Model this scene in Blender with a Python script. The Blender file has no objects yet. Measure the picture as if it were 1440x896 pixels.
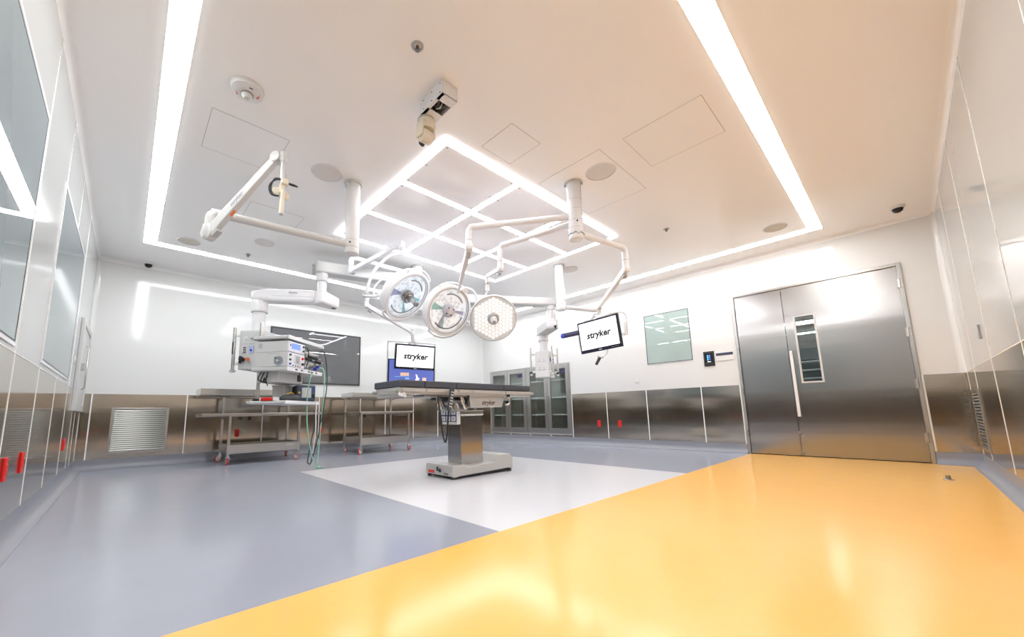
import bpy, bmesh, math, random
from mathutils import Vector, Matrix
random.seed(7)
scn = bpy.context.scene
COL = scn.collection
V = Vector
# ------------------------------------------------------------------ materials
MAT = {}
def srgb(r, g, b):
    f = lambda c: (c/255/12.92) if c/255 <= .04045 else ((c/255+.055)/1.055)**2.4
    return (f(r), f(g), f(b), 1)
def mat(name, col, rough=.4, metal=0, spec=.5, emit=0, ecol=None, coat=0, bump=None, trans=0, alpha=1, ior=1.45, noise=None, aniso=0):
    m = bpy.data.materials.new(name); m.use_nodes = True
    nt = m.node_tree; b = nt.nodes['Principled BSDF']
    if aniso:     # vertically brushed metal: reflections smear sideways
        b.inputs['Anisotropic'].default_value = aniso
        cx = nt.nodes.new('ShaderNodeCombineXYZ'); cx.inputs['X'].default_value = .707; cx.inputs['Y'].default_value = .707; nt.links.new(cx.outputs[0], b.inputs['Tangent'])
    b.inputs['Base Color'].default_value = col
    b.inputs['Roughness'].default_value = rough
    b.inputs['Metallic'].default_value = metal
    b.inputs['Specular IOR Level'].default_value = spec
    b.inputs['Coat Weight'].default_value = coat
    b.inputs['Coat Roughness'].default_value = .04
    b.inputs['Transmission Weight'].default_value = trans
    b.inputs['IOR'].default_value = ior
    if emit:
        b.inputs['Emission Color'].default_value = ecol or col
        b.inputs['Emission Strength'].default_value = emit
    if noise or bump:
        tc = nt.nodes.new('ShaderNodeTexCoord'); mp = nt.nodes.new('ShaderNodeMapping')
        nt.links.new(tc.outputs['Object'], mp.inputs['Vector'])
    if noise:       # (scale, amount): slight mottling of the base colour
        n = nt.nodes.new('ShaderNodeTexNoise'); n.inputs['Scale'].default_value = noise[0]; n.inputs['Detail'].default_value = 4
        nt.links.new(mp.outputs['Vector'], n.inputs['Vector'])
        mx = nt.nodes.new('ShaderNodeMix'); mx.data_type = 'RGBA'
        d = noise[1]
        mx.inputs['A'].default_value = [c*(1-d) for c in col[:3]]+[1]
        mx.inputs['B'].default_value = [min(1, c*(1+d)) for c in col[:3]]+[1]
        nt.links.new(n.outputs['Fac'], mx.inputs['Factor']); nt.links.new(mx.outputs['Result'], b.inputs['Base Color'])
    if bump:        # list of (scale vec, noise scale, distance, strength)
        prev = None
        for sv, ns, dist, st in bump:
            mp2 = nt.nodes.new('ShaderNodeMapping'); mp2.inputs['Scale'].default_value = sv
            nt.links.new(tc.outputs['Object'], mp2.inputs['Vector'])
            n = nt.nodes.new('ShaderNodeTexNoise'); n.inputs['Scale'].default_value = ns; n.inputs['Detail'].default_value = 3
            nt.links.new(mp2.outputs['Vector'], n.inputs['Vector'])
            bp = nt.nodes.new('ShaderNodeBump'); bp.inputs['Distance'].default_value = dist; bp.inputs['Strength'].default_value = st
            nt.links.new(n.outputs['Fac'], bp.inputs['Height'])
            if prev: nt.links.new(prev.outputs['Normal'], bp.inputs['Normal'])
            prev = bp
        nt.links.new(prev.outputs['Normal'], b.inputs['Normal'])
    MAT[name] = m
    return m
W_ = 1.0
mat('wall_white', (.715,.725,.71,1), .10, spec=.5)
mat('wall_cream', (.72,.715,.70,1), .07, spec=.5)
mat('wall_front_dimmed', (.45,.445,.43,1), .10, spec=.5)  # white wall panels, darkened in colour to offset the nearby strip light
mat('wall_left_dimmed', (.50,.515,.51,1), .08, spec=.5)  # same white panels, weaker light on the left wall put into the colour
mat('ceiling_white', (.90,.895,.885,1), .22, spec=.4)
mat('ceiling_panel', (.90,.90,.92,1), .12, spec=.5)
mat('seam', (.36,.32,.28,1), .8)
mat('bead', (.86,.85,.82,1), .4)
mat('steel_wall', (.56,.51,.445,1), .115, 1, aniso=.75, bump=[((.5,.5,1.6),1.2,.006,.22)])
mat('steel_door', (.45,.44,.43,1), .18, 1, aniso=.9, bump=[((.06,.06,1.5),1.3,.014,.14)])
mat('satin', (.60,.585,.56,1), .38, .55)
mat('steel', (.64,.62,.59,1), .24, 1)
mat('steel_bright', (.78,.77,.75,1), .18, 1)
mat('steel_dark', (.30,.29,.28,1), .35, 1)
mat('frame_steel', (.52,.515,.50,1), .30, 1)
mat('vinyl_grey', srgb(155,159,172), .16, spec=.5, noise=(6,.03))
mat('vinyl_cove', srgb(142,144,152), .35, spec=.4, noise=(6,.03))
mat('vinyl_white', srgb(216,216,220), .16, spec=.5, noise=(6,.02))
mat('vinyl_yellow', srgb(248,188,96), .16, spec=.5, noise=(6,.03))
mat('lamp_emit', (1,1,1,1), .5, emit=10, ecol=(.97,.985,1,1))
mat('grid_emit', (1,1,1,1), .5, emit=6.5, ecol=(.95,.95,1,1))
mat('white_plastic', (.70,.70,.69,1), .28, spec=.5)
mat('white_paint', (.76,.76,.775,1), .22, spec=.5)
mat('cream_plastic', (.72,.66,.54,1), .35)
mat('grey_plastic', (.42,.42,.42,1), .4)
mat('lightgrey', (.58,.585,.575,1), .38)
mat('dark', (.02,.02,.022,1), .35)
mat('black_gloss', (.012,.012,.015,1), .08)
mat('rubber_grey', (.055,.057,.062,1), .55)
mat('mattress', (.072,.077,.093,1), .55, spec=.35)
mat('screen_white', (1,1,1,1), .3, emit=.36, ecol=(1,1,1,1))
mat('screen_blue', (.06,.08,.2,1), .2, emit=.33, ecol=srgb(96,108,188))
mat('screen_bezel', (.015,.015,.03,1), .25)
mat('lcd_blue', (.1,.15,.7,1), .2, emit=.8, ecol=srgb(70,95,215))
mat('lcd_cyan', (.1,.4,.6,1), .2, emit=.8, ecol=srgb(80,170,220))
mat('picture_skin', srgb(200,170,150), .4, emit=.35, ecol=srgb(200,170,150))
mat('picture_white', (.8,.8,.8,1), .4, emit=.6, ecol=(1,1,1,1))
mat('picture_cyan', srgb(110,170,220), .4, emit=.4, ecol=srgb(110,170,220))
mat('red', srgb(225,40,40), .35)
mat('red_wheel', srgb(205,60,60), .4)
mat('orange', srgb(225,120,60), .4)
mat('yellow_plastic', srgb(210,175,60), .4)
mat('blue_plastic', srgb(50,65,190), .3)
mat('slate', srgb(70,84,104), .4)
mat('hose_green', srgb(150,205,180), .35)
mat('hose_white', srgb(225,220,230), .35)
mat('glass_tint', (.20,.26,.28,1), .0, spec=1.0)
mat('glass_dark', (.14,.145,.15,1), .0, spec=1.0)
mat('glass_green', (.36,.45,.42,1), .0, spec=1.0)
mat('facet', (.84,.87,.88,1), .35, spec=.35, emit=.17, ecol=(.95,1,1,1))  # added glow whitens the lamp dish
mat('facet_grey', (.70,.73,.76,1), .3, spec=.35, emit=.12, ecol=(.95,1,1,1))  # greyer facets, with the same added glow
mat('white_paint_dimmed', (.60,.605,.595,1), .25)  # white paint darkened for arms that the strips would overexpose
mat('lamp_face', (.70,.71,.73,1), .35, spec=.3, emit=.03, ecol=(.95,1,1,1))  # added glow whitens the face between the LEDs
mat('hub_grey', (.60,.60,.68,1), .3)
mat('facet_cyan_glint', srgb(165,225,222), .15)  # cyan reflection painted on dish facets
mat('facet_blue', srgb(180,186,222), .2)  # blue reflection painted on dish facets; also a blue outlet plate
mat('led', (.95,.95,.93,1), .15, emit=.16, ecol=(1,1,1,1))
mat('led_face', (.68,.67,.65,1), .3)
mat('lamp_white', (.84,.84,.84,1), .25)
mat('louvre', (.34,.34,.31,1), .25, .6)
mat('pad_white', (.75,.75,.80,1), .35)
mat('text_black', (.012,.012,.014,1), .5)
mat('text_brown', (.10,.075,.06,1), .5)
mat('text_grey', (.30,.30,.34,1), .5)
mat('text_red', srgb(205,60,60), .5)
mat('corridor_wall', (.30,.33,.33,1), .5)
mat('corridor_dark', (.03,.035,.035,1), .5)
mat('sign_dark', srgb(60,58,85), .4)
def clear_glass(name, tint=(1,1,1,1), refl=.12):
    m = bpy.data.materials.new(name); m.use_nodes = True
    nt = m.node_tree; nt.nodes.clear()
    o = nt.nodes.new('ShaderNodeOutputMaterial'); mx = nt.nodes.new('ShaderNodeMixShader')
    t = nt.nodes.new('ShaderNodeBsdfTransparent'); t.inputs['Color'].default_value = tint
    g = nt.nodes.new('ShaderNodeBsdfGlossy'); g.inputs['Roughness'].default_value = .01
    mx.inputs['Fac'].default_value = refl
    nt.links.new(t.outputs[0], mx.inputs[1]); nt.links.new(g.outputs[0], mx.inputs[2]); nt.links.new(mx.outputs[0], o.inputs['Surface'])
    MAT[name] = m
clear_glass('pane', (.86,.90,.88,1), .10)
clear_glass('lens_glass', (.97,.98,1,1), .05)
clear_glass('clear_plastic', (.85,.87,.90,1), .18)
# ------------------------------------------------------------------ mesh builder
def basis(z, x=None):
    z = V(z).normalized()
    if x is None: x = V((0,0,1)) if abs(z.z) < .9 else V((1,0,0))
    x = V(x); x = (x - z*x.dot(z)).normalized(); y = z.cross(x)
    return Matrix((x, y, z)).transposed().to_4x4()
def frame(o, x=None, z=None):
    m = basis(z or (0,0,1), x); m.translation = V(o); return m
class MB:
    def __init__(s, T=None): s.bm = bmesh.new(); s.mats = []; s.T = T
    def mi(s, m):
        if m not in s.mats: s.mats.append(m)
        return s.mats.index(m)
    def _add(s, bm2, m, smooth, M=None):
        if M is not None: bm2.transform(M)
        if s.T is not None: bm2.transform(s.T)
        i = s.mi(m)
        for f in bm2.faces: f.material_index = i; f.smooth = smooth
        me = bpy.data.meshes.new('t'); bm2.to_mesh(me); bm2.free(); s.bm.from_mesh(me); bpy.data.meshes.remove(me)
        return s
    def box(s, c, d, m, bev=0, M=None, seg=2):
        b = bmesh.new(); bmesh.ops.create_cube(b, size=1)
        bmesh.ops.scale(b, vec=d, verts=b.verts); bmesh.ops.translate(b, vec=c, verts=b.verts)
        if bev: bmesh.ops.bevel(b, geom=b.edges, offset=min(bev, min(d)*.45), segments=seg, affect='EDGES', profile=.5)
        return s._add(b, m, False, M)
    def bb(s, lo, hi, m, bev=0, M=None, seg=2):
        lo, hi = V(lo), V(hi)
        return s.box((lo+hi)/2, [abs(a) for a in (hi-lo)], m, bev, M, seg)
    def beam(s, p, q, w, h, m, bev=0, w2=None, h2=None, up=(0,0,1)):   # box along p->q, w sideways, h along up
        p, q = V(p), V(q); L = (q-p).length
        z = (q-p).normalized(); y = V(up); y = (y-z*y.dot(z)).normalized(); x = y.cross(z)
        M = Matrix((x, y, z)).transposed().to_4x4(); M.translation = p
        b = bmesh.new(); bmesh.ops.create_cube(b, size=1)
        for v in b.verts:
            e = v.co.z > 0
            v.co = V((v.co.x*((w2 or w) if e else w), v.co.y*((h2 or h) if e else h), L if e else 0))
        if bev: bmesh.ops.bevel(b, geom=b.edges, offset=bev, segments=2, affect='EDGES', profile=.5)
        return s._add(b, m, False, M)
    def cyl(s, p, q, r, m, r2=None, seg=24, bev=0, caps=True):
        p, q = V(p), V(q); L = (q-p).length
        M = basis(q-p); M.translation = (p+q)/2
        b = bmesh.new(); bmesh.ops.create_cone(b, cap_ends=caps, cap_tris=False, segments=seg, radius1=r, radius2=r if r2 is None else r2, depth=L)
        if bev:
            ed = [e for e in b.edges if len(e.link_faces) == 2 and any(len(f.verts) > 4 for f in e.link_faces)]
            bmesh.ops.bevel(b, geom=ed, offset=bev, segments=2, affect='EDGES', profile=.5)
        s._add(b, m, True, M)
        return s
    def sphere(s, c, r, m, sc=(1,1,1), M=None):
        b = bmesh.new(); bmesh.ops.create_uvsphere(b, u_segments=20, v_segments=12, radius=r)
        bmesh.ops.scale(b, vec=sc, verts=b.verts); bmesh.ops.translate(b, vec=c, verts=b.verts)
        return s._add(b, m, True, M)
    def tube(s, pts, r, m, seg=10, smooth=True, sub=0, closed=False):
        pts = [V(p) for p in pts]
        if sub: pts = spline(pts, sub, closed)
        b = bmesh.new(); rings = []; n = len(pts); prev = None
        for i, p in enumerate(pts):
            if closed: t = pts[(i+1) % n]-pts[i-1]
            else: t = pts[min(i+1, n-1)]-pts[max(i-1, 0)]
            t.normalize()
            if prev is None:
                a = V((0,0,1)) if abs(t.z) < .9 else V((1,0,0)); x = (a-t*a.dot(t)).normalized()
            else: x = (prev-t*prev.dot(t)).normalized()
            prev = x; y = t.cross(x)
            rr = r[i] if isinstance(r, (list, tuple)) else r
            rings.append([b.verts.new(p+x*rr*math.cos(2*math.pi*k/seg)+y*rr*math.sin(2*math.pi*k/seg)) for k in range(seg)])
        for i in range(n if closed else n-1):
            A, B = rings[i], rings[(i+1) % n]
            for k in range(seg): b.faces.new((A[k], A[(k+1) % seg], B[(k+1) % seg], B[k]))
        if not closed: b.faces.new(rings[0][::-1]); b.faces.new(rings[-1])
        bmesh.ops.recalc_face_normals(b, faces=b.faces)
        return s._add(b, m, smooth)
    def lathe(s, prof, o, ax, m, seg=48, smooth=True, x=None):
        b = bmesh.new(); rings = []
        for r, z in prof:
            if r < 1e-6: rings.append([b.verts.new((0,0,z))])
            else: rings.append([b.verts.new((r*math.cos(2*math.pi*k/seg), r*math.sin(2*math.pi*k/seg), z)) for k in range(seg)])
        for A, B in zip(rings, rings[1:]):
            for k in range(seg):
                k2 = (k+1) % seg
                if len(A) == 1 and len(B) == 1: continue
                if len(A) == 1: b.faces.new((A[0], B[k2], B[k]))
                elif len(B) == 1: b.faces.new((A[k], A[k2], B[0]))
                else: b.faces.new((A[k], A[k2], B[k2], B[k]))
        bmesh.ops.recalc_face_normals(b, faces=b.faces)
        return s._add(b, m, smooth, frame(o, x, ax))
    def prism(s, poly, h, m, M=None, bev=0):      # polygon in XY extruded along +Z by h
        b = bmesh.new(); vs = [b.verts.new((p[0], p[1], 0)) for p in poly]
        f = b.faces.new(vs); r = bmesh.ops.extrude_face_region(b, geom=[f])
        bmesh.ops.translate(b, vec=(0,0,h), verts=[e for e in r['geom'] if isinstance(e, bmesh.types.BMVert)])
        bmesh.ops.recalc_face_normals(b, faces=b.faces)
        if bev: bmesh.ops.bevel(b, geom=b.edges, offset=bev, segments=2, affect='EDGES', profile=.5)
        return s._add(b, m, False, M)
    def quad(s, pts, m):
        b = bmesh.new(); b.faces.new([b.verts.new(p) for p in pts])
        return s._add(b, m, False)
    def text(s, txt, size, M, m, bold=.0, depth=.002, shear=0, space=1):
        cu = bpy.data.curves.new('t', 'FONT'); cu.body = txt; cu.size = size; cu.align_x = 'CENTER'; cu.align_y = 'CENTER'
        cu.offset = bold; cu.extrude = depth/2; cu.shear = shear; cu.space_character = space; cu.resolution_u = 3
        o = bpy.data.objects.new('t', cu); COL.objects.link(o)
        dg = bpy.context.evaluated_depsgraph_get(); me = bpy.data.meshes.new_from_object(o.evaluated_get(dg))
        b = bmesh.new(); b.from_mesh(me)
        bpy.data.objects.remove(o); bpy.data.curves.remove(cu); bpy.data.meshes.remove(me)
        return s._add(b, m, False, M)
    def build(s, name, parent=None, label=None):
        me = bpy.data.meshes.new(name); s.bm.normal_update(); s.bm.to_mesh(me); s.bm.free()
        for m in s.mats: me.materials.append(MAT[m])
        o = bpy.data.objects.new(name, me); COL.objects.link(o)
        # origin to the middle of the underside, so each object sits at its own place
        if len(me.vertices):
            xs = [v.co for v in me.vertices]
            lo = V([min(c[i] for c in xs) for i in range(3)]); hi = V([max(c[i] for c in xs) for i in range(3)])
            c = V(((lo.x+hi.x)/2, (lo.y+hi.y)/2, lo.z)); me.transform(Matrix.Translation(-c)); o.location = c
            WORLD[o.name] = c
        flags = [p.use_smooth for p in me.polygons]
        if any(flags):
            me.set_sharp_from_angle(angle=math.radians(38)); me.polygons.foreach_set('use_smooth', flags)
        if parent is not None:
            o.parent = parent; o.location = o.location - WORLD[parent.name]; 
        if label: o['label'] = label
        return o
WORLD = {}
def spline(pts, sub, closed=False):
    out = []; n = len(pts)
    for i in range(n if closed else n-1):
        g = (lambda k: pts[k % n]) if closed else (lambda k: pts[max(0, min(n-1, k))])
        a, b, c, d = g(i-1), g(i), g(i+1), g(i+2)
        for k in range(sub):
            t = k/sub
            out.append(.5*((2*b)+(c-a)*t+(2*a-5*b+4*c-d)*t*t+(3*b-a-3*c+d)*t**3))
    if not closed: out.append(pts[-1])
    return out
def thing(name, label, cat, loc, group=None):
    o = bpy.data.objects.new(name, None); COL.objects.link(o); o.location = loc; o.empty_display_size = .1
    o['label'] = label; o['category'] = cat
    if group: o['group'] = group
    WORLD[o.name] = V(loc)
    return o
def tag(o, label, cat, group=None):
    o['label'] = label; o['category'] = cat
    if group: o['group'] = group
    return o
def struct(o): o['kind'] = 'structure'; return o
def copy_tree(root, delta, label, group=None):
    r = root.copy(); COL.objects.link(r); r.location = root.location + V(delta); r['label'] = label
    if group: r['group'] = group
    WORLD[r.name] = WORLD[root.name] + V(delta)
    for ch in list(root.children):
        c = ch.copy(); COL.objects.link(c); c.parent = r
        for g in list(ch.children):
            d = g.copy(); COL.objects.link(d); d.parent = c
    return r
# ------------------------------------------------------------------ room shell
X1, X3, Y2, Y4, H = -.463, 7.079, 7.459, -.493, 3.0
ZW, ZC, T = 1.033, .14, .12
# floor: grey vinyl, white field under the table, yellow zone by the door
fl = MB()
yb, wx0, wx1, wy1 = 1.648, 1.672, 4.535, 5.06
def fq(x0, y0, x1, y1, m): fl.bb((x0, y0, -.06), (x1, y1, 0), m)
fq(X1-T, Y4-T, X3+.02, yb, 'vinyl_yellow')
fq(X1-T, yb, wx0, Y2+T, 'vinyl_grey'); fq(wx1, yb, X3+T, Y2+T, 'vinyl_grey'); fq(wx0, wy1, wx1, Y2+T, 'vinyl_grey')
fq(wx0, yb, wx1, wy1, 'vinyl_white')
struct(fl.build('floor'))
c = MB(); c.bb((X1-T, Y4-T, H), (X3+T, Y2+T, H+.1), 'ceiling_white'); struct(c.build('ceiling'))
w = MB(); w.bb((X1-T, Y4-T, 0), (X1, Y2+T, H), 'wall_left_dimmed'); struct(w.build('wall_left'))
w = MB(); w.bb((X1, Y2, 0), (X3+T, Y2+T, H), 'wall_white'); struct(w.build('wall_back'))
w = MB(); w.bb((X1, Y4-T, 0), (X3+T, Y4, H), 'wall_front_dimmed'); struct(w.build('wall_front'))
CB0, CB1, CZ0, CZ1 = 4.735, 7.155, .20, 1.725          # opening for the built-in cabinets
w = MB()
for y0, y1, z0, z1 in ((Y4, -.151, 0, H), (-.151, 1.671, 2.447, H), (1.671, CB0, 0, H), (CB0, CB1, 0, CZ0), (CB0, CB1, CZ1, H), (CB1, Y2, 0, H)):
    w.bb((X3, y0, z0), (X3+T, y1, z1), 'wall_cream')
struct(w.build('wall_right'))
# cove skirtings: vinyl carried up the wall in a curve
def cove(p, q, n, m, rz=ZC, rx=.085, z0=0, sgn=1):
    b = bmesh.new(); p, q, n = V(p), V(q), V(n); prof = [(0, 0), (0, rz), (.004, rz)]
    k = 8
    for i in range(k+1):
        a = math.pi/2*i/k
        prof.append((.004+(rx-.004)*(1-math.cos(a)), .004+(rz*.55)*(1-math.sin(a))) )
    prof += [(rx, 0)]
    A = [b.verts.new(p+n*d+V((0,0,z0+sgn*h))) for d, h in prof]; B = [b.verts.new(q+n*d+V((0,0,z0+sgn*h))) for d, h in prof]
    N = len(prof)
    for i in range(N): b.faces.new((A[i], A[(i+1) % N], B[(i+1) % N], B[i]))
    b.faces.new(A); b.faces.new(B); bmesh.ops.recalc_face_normals(b, faces=b.faces)
    o = MB(); o._add(b, m, True); return o
struct(cove((X1, Y4, 0), (X1, Y2, 0), (1,0,0), 'vinyl_cove').build('baseboard_left'))
struct(cove((X1, Y2, 0), (X3, Y2, 0), (0,-1,0), 'vinyl_cove').build('baseboard_back'))
b_ = cove((X3, 1.671, 0), (X3, Y2, 0), (-1,0,0), 'vinyl_cove'); b2 = cove((X3, Y4, 0), (X3, -.151, 0), (-1,0,0), 'vinyl_cove')
me_ = bpy.data.meshes.new('t'); b2.bm.to_mesh(me_); b_.bm.from_mesh(me_); struct(b_.build('baseboard_right'))
struct(cove((X1, Y4, 0), (X3, Y4, 0), (0,1,0), 'vinyl_cove').build('baseboard_front'))
# rounded joints wall/ceiling and wall/wall
def round_joint(p, q, a, b, r, m):
    bm2 = bmesh.new(); p, q, a, b = V(p), V(q), V(a), V(b); k = 6
    prof = [V((0,0,0))]+[a*r*(1-math.sin(math.pi/2*i/k))+b*r*(1-math.cos(math.pi/2*i/k)) for i in range(k+1)]
    A = [bm2.verts.new(p+v) for v in prof]; B = [bm2.verts.new(q+v) for v in prof]; N = len(prof)
    for i in range(N): bm2.faces.new((A[i], A[(i+1) % N], B[(i+1) % N], B[i]))
    bm2.faces.new(A); bm2.faces.new(B); bmesh.ops.recalc_face_normals(bm2, faces=bm2.faces)
    o = MB(); o._add(bm2, m, True); return o
R_ = .05; ti = 1
for p, q, a, b, m in (((X1,Y4,H),(X1,Y2,H),(1,0,0),(0,0,-1),'ceiling_white'), ((X1,Y2,H),(X3,Y2,H),(0,-1,0),(0,0,-1),'ceiling_white'),
                      ((X3,Y4,H),(X3,Y2,H),(-1,0,0),(0,0,-1),'ceiling_white'), ((X1,Y4,H),(X3,Y4,H),(0,1,0),(0,0,-1),'ceiling_white'),
                      ((X1,Y2,ZW),(X1,Y2,H),(1,0,0),(0,-1,0),'wall_white'), ((X3,Y2,ZW),(X3,Y2,H),(-1,0,0),(0,-1,0),'wall_cream'), ((X3,Y4,ZW),(X3,Y4,H),(-1,0,0),(0,1,0),'wall_cream')):
    struct(round_joint(p, q, a, b, R_, m).build('trim_%d' % ti)); ti += 1
# stainless dado panels with white joint beads
TH = .005
def dado(axis, pos, inward, cuts, beads, z0=ZC, z1=ZW):
    """cuts: list of (a0,a1,z0,z1) panels; beads: list of (a,z0,z1)"""
    global ti
    p = MB(); g = .006
    for a0, a1, q0, q1 in cuts:
        if axis == 'x': p.bb((pos, a0+g, q0), (pos+inward*TH, a1-g, q1), 'steel_wall')
        else: p.bb((a0+g, pos, q0), (a1-g, pos+inward*TH, q1), 'steel_wall')
    struct(p.build('trim_%d' % ti)); ti += 1
    p = MB()
    for a, q0, q1 in beads:
        if axis == 'x': p.bb((pos, a-.007, q0), (pos+inward*(TH+.002), a+.007, q1), 'bead')
        else: p.bb((a-.007, pos, q0), (a+.007, pos+inward*(TH+.002), q1), 'bead')
    struct(p.build('trim_%d' % ti)); ti += 1
def runs(ed): return [(a, b, ZC, ZW) for a, b in zip(ed, ed[1:])]
e = [Y4, .7, 1.5, 2.3, 3.095, 3.889, 4.776, 5.709, 6.464, 6.84]
dado('x', X1, 1, runs(e)+[(6.84, 7.455, ZC, .775)], [(a, ZC, ZW) for a in e[1:-2]]+[(6.464, ZC, ZW), (6.84, ZC, .775), (7.44, ZC, .775)])
e = [X1+.006, -.354, .714, 1.79, 2.763, 3.60, 4.176, 4.887, 5.577, 6.35, X3]
dado('y', Y2, -1, runs(e), [(a, ZC, ZW) for a in e[1:-1]])
e = [1.683, 2.227, 3.133, 3.923, CB0-.02]
dado('x', X3, -1, runs(e)+[(a, b, ZC, CZ0-.02) for a, b in zip([CB0-.02, 5.30, 5.88, 6.49], [5.30, 5.88, 6.49, CB1+.02])]+[(CB1+.02, Y2, ZC, ZW), (Y4, -.165, ZC, ZW)],
     [(a, ZC, ZW) for a in e[:-1]]+[(a, ZC, CZ0-.03) for a in (4.73, 5.30, 5.88, 6.49, 7.12)]+[(-.160, ZC, ZW)])
e = [Y4, 1.2, 2.55, 3.88, 5.10, 6.30, X3]
dado('y', Y4, 1, runs([X1]+e[1:]), [(a, ZC, ZW) for a in e[1:-1]]+[(6.95, ZC, ZW)])
# hairline joints of the white wall panels
p = MB()
for y in (.7, 1.5, 2.25, 3.12, 4.0, 4.92, 5.86): p.bb((X1, y-.004, ZW), (X1+.0025, y+.004, H-.04), 'bead')
p.bb((X1, Y4, ZW), (X1+.008, Y2, ZW+.006), 'bead')
struct(p.build('trim_%d' % ti)); ti += 1
p = MB()
for x in (2.55, 3.93, 5.15, 6.30): p.bb((x-.005, Y4, ZW), (x+.005, Y4+.0025, H-.04), 'bead')
p.bb((X1, Y4, ZW), (X3, Y4+.008, ZW+.006), 'bead')
struct(p.build('trim_%d' % ti)); ti += 1
# windows ---------------------------------------------------------------
def window(n, wall, a0, a1, z0, z1, glass, fm='white_paint', fw=.02, pr=.008, gap='dark'):
    f = MB(); L = dict(left=('x', X1, 1), right=('x', X3, -1), back=('y', Y2, -1))[wall]
    def bx(mb, b0, b1, q0, q1, d0, d1, m):
        if L[0] == 'x': mb.bb((L[1]+L[2]*d0, b0, q0), (L[1]+L[2]*d1, b1, q1), m)
        else: mb.bb((b0, L[1]+L[2]*d0, q0), (b1, L[1]+L[2]*d1, q1), m)
    for b0, b1, q0, q1 in ((a0-fw, a1+fw, z0-fw, z0), (a0-fw, a1+fw, z1, z1+fw), (a0-fw, a0, z0, z1), (a1, a1+fw, z0, z1)): bx(f, b0, b1, q0, q1, 0, pr, fm)
    o = struct(f.build('window_%d' % n))
    g = MB(); bx(g, a0, a1, z0, z1, .001, pr-.002, glass); g.build('pane', o)
    s = MB(); t = .011
    for b0, b1, q0, q1 in ((a0, a1, z0, z0+t), (a0, a1, z1-t, z1), (a0, a0+t, z0+t, z1-t), (a1-t, a1, z0+t, z1-t)): bx(s, b0, b1, q0, q1, .002, pr-.001, gap)
    s.build('gasket', o); return o
window(1, 'left', 1.0, 3.045, 1.085, 2.372, 'glass_tint')
window(2, 'left', 3.945, 5.632, 1.095, 2.40, 'glass_tint')
window(3, 'back', 1.857, 3.555, 1.288, 2.281, 'glass_dark', 'rubber_grey', .014, .02)
window(4, 'right', 2.303, 3.065, 1.497, 2.396, 'glass_green', 'white_paint', .006)
# door --------------------------------------------------------------------
d = MB(); D0, D1, DZ = -.113, 1.633, 2.405
for y0, y1, z0, z1 in ((-.151, D0, 0, 2.447), (D1, 1.671, 0, 2.447), (D0, D1, DZ, 2.447)): d.bb((X3-.02, y0, z0), (X3+T, y1, z1), 'frame_steel', .004)
door = struct(d.build('door_1'))
MID, xf, xb = 1.045, X3+.004, X3+.05
l = MB(); l.bb((xf, MID+.003, .012), (xb, D1-.004, DZ-.004), 'steel_door', .002); leaf2 = l.build('leaf', door)
l = MB(); s0, s1, t0, t1 = .726, .924, 1.032, 1.955
for y0, y1, z0, z1 in ((D0+.004, s0, .012, DZ-.004), (s1, MID-.003, .012, DZ-.004), (s0, s1, .012, t0), (s0, s1, t1, DZ-.004)): l.bb((xf, y0, z0), (xb, y1, z1), 'steel_door')
leaf1 = l.build('leaf', door)
g = MB(); g.bb((xf+.01, s0, t0), (xf+.016, s1, t1), 'pane'); g.build('vision_pane', leaf1)
g = MB(); fw = .022
for y0, y1, z0, z1 in ((s0-fw, s1+fw, t0-fw, t0), (s0-fw, s1+fw, t1, t1+fw), (s0-fw, s0, t0, t1), (s1, s1+fw, t0, t1)): g.bb((xf-.004, y0, z0), (xf+.012, y1, z1), 'lightgrey')
g.build('vision_frame', leaf1)
h = MB(); h.bb((xf-.035, .998, .546), (xf-.022, 1.034, 1.478), 'white_paint', .004)
for z in (.62, 1.40): h.bb((xf-.024, 1.006, z-.02), (xf, 1.026, z+.02), 'steel')
h.build('handle', leaf1, 'long pale vertical pull bar')
h = MB(); h.bb((xf-.012, 1.02, .30), (xf, 1.06, .345), 'steel_dark', .003); h.build('lock', leaf1)
h = MB(); h.bb((xf-.012, 1.015, .03), (xf, 1.055, .065), 'steel_dark', .003); h.build('floor_bolt', leaf1)
for z in (.30, .93, 1.56, 2.18):
    h = MB(); h.cyl((X3-.024, D0-.004, z-.055), (X3-.024, D0-.004, z+.055), .011, 'steel'); h.bb((X3-.022, D0-.03, z-.055), (X3-.017, D0+.02, z+.055), 'steel'); h.build('hinge', door)
    h = MB(); h.cyl((X3-.022, D1+.004, z-.05), (X3-.022, D1+.004, z+.05), .008, 'steel'); h.build('hinge', door)
# corridor seen through the vision pane
cw = MB()
cw.bb((X3+T, -.6, -.06), (13.1, 2.6, 0), 'corridor_wall'); struct(cw.build('floor_corridor'))
cw = MB(); cw.bb((X3+T, -.6, 2.35), (13.1, 2.6, 2.45), 'corridor_wall'); struct(cw.build('ceiling_corridor'))
for n_, lo, hi in (('end', (13.0, -.6, 0), (13.1, 2.6, 2.35)), ('near', (X3+T, -.7, 0), (13.0, -.6, 2.35)), ('far', (X3+T, 2.6, 0), (13.0, 2.7, 2.35))):
    cw = MB(); cw.bb(lo, hi, 'corridor_wall'); struct(cw.build('wall_corridor_'+n_))
for k, (x, y) in enumerate(((9.75, 1.1), (11.3, 1.3))):
    r = thing('ceiling_light', ('nearer','farther')[k]+' white light panel on the corridor ceiling seen through the door slit', 'light', (x, y, 2.33))
    a = MB(); a.bb((x-.08, y-.55, 2.325), (x+.08, y+.55, 2.349), 'frame_steel'); a.build('housing', r)
    a = MB(); a.bb((x-.07, y-.53, 2.318), (x+.07, y+.53, 2.324), 'lamp_emit'); a.build('diffuser', r)
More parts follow.
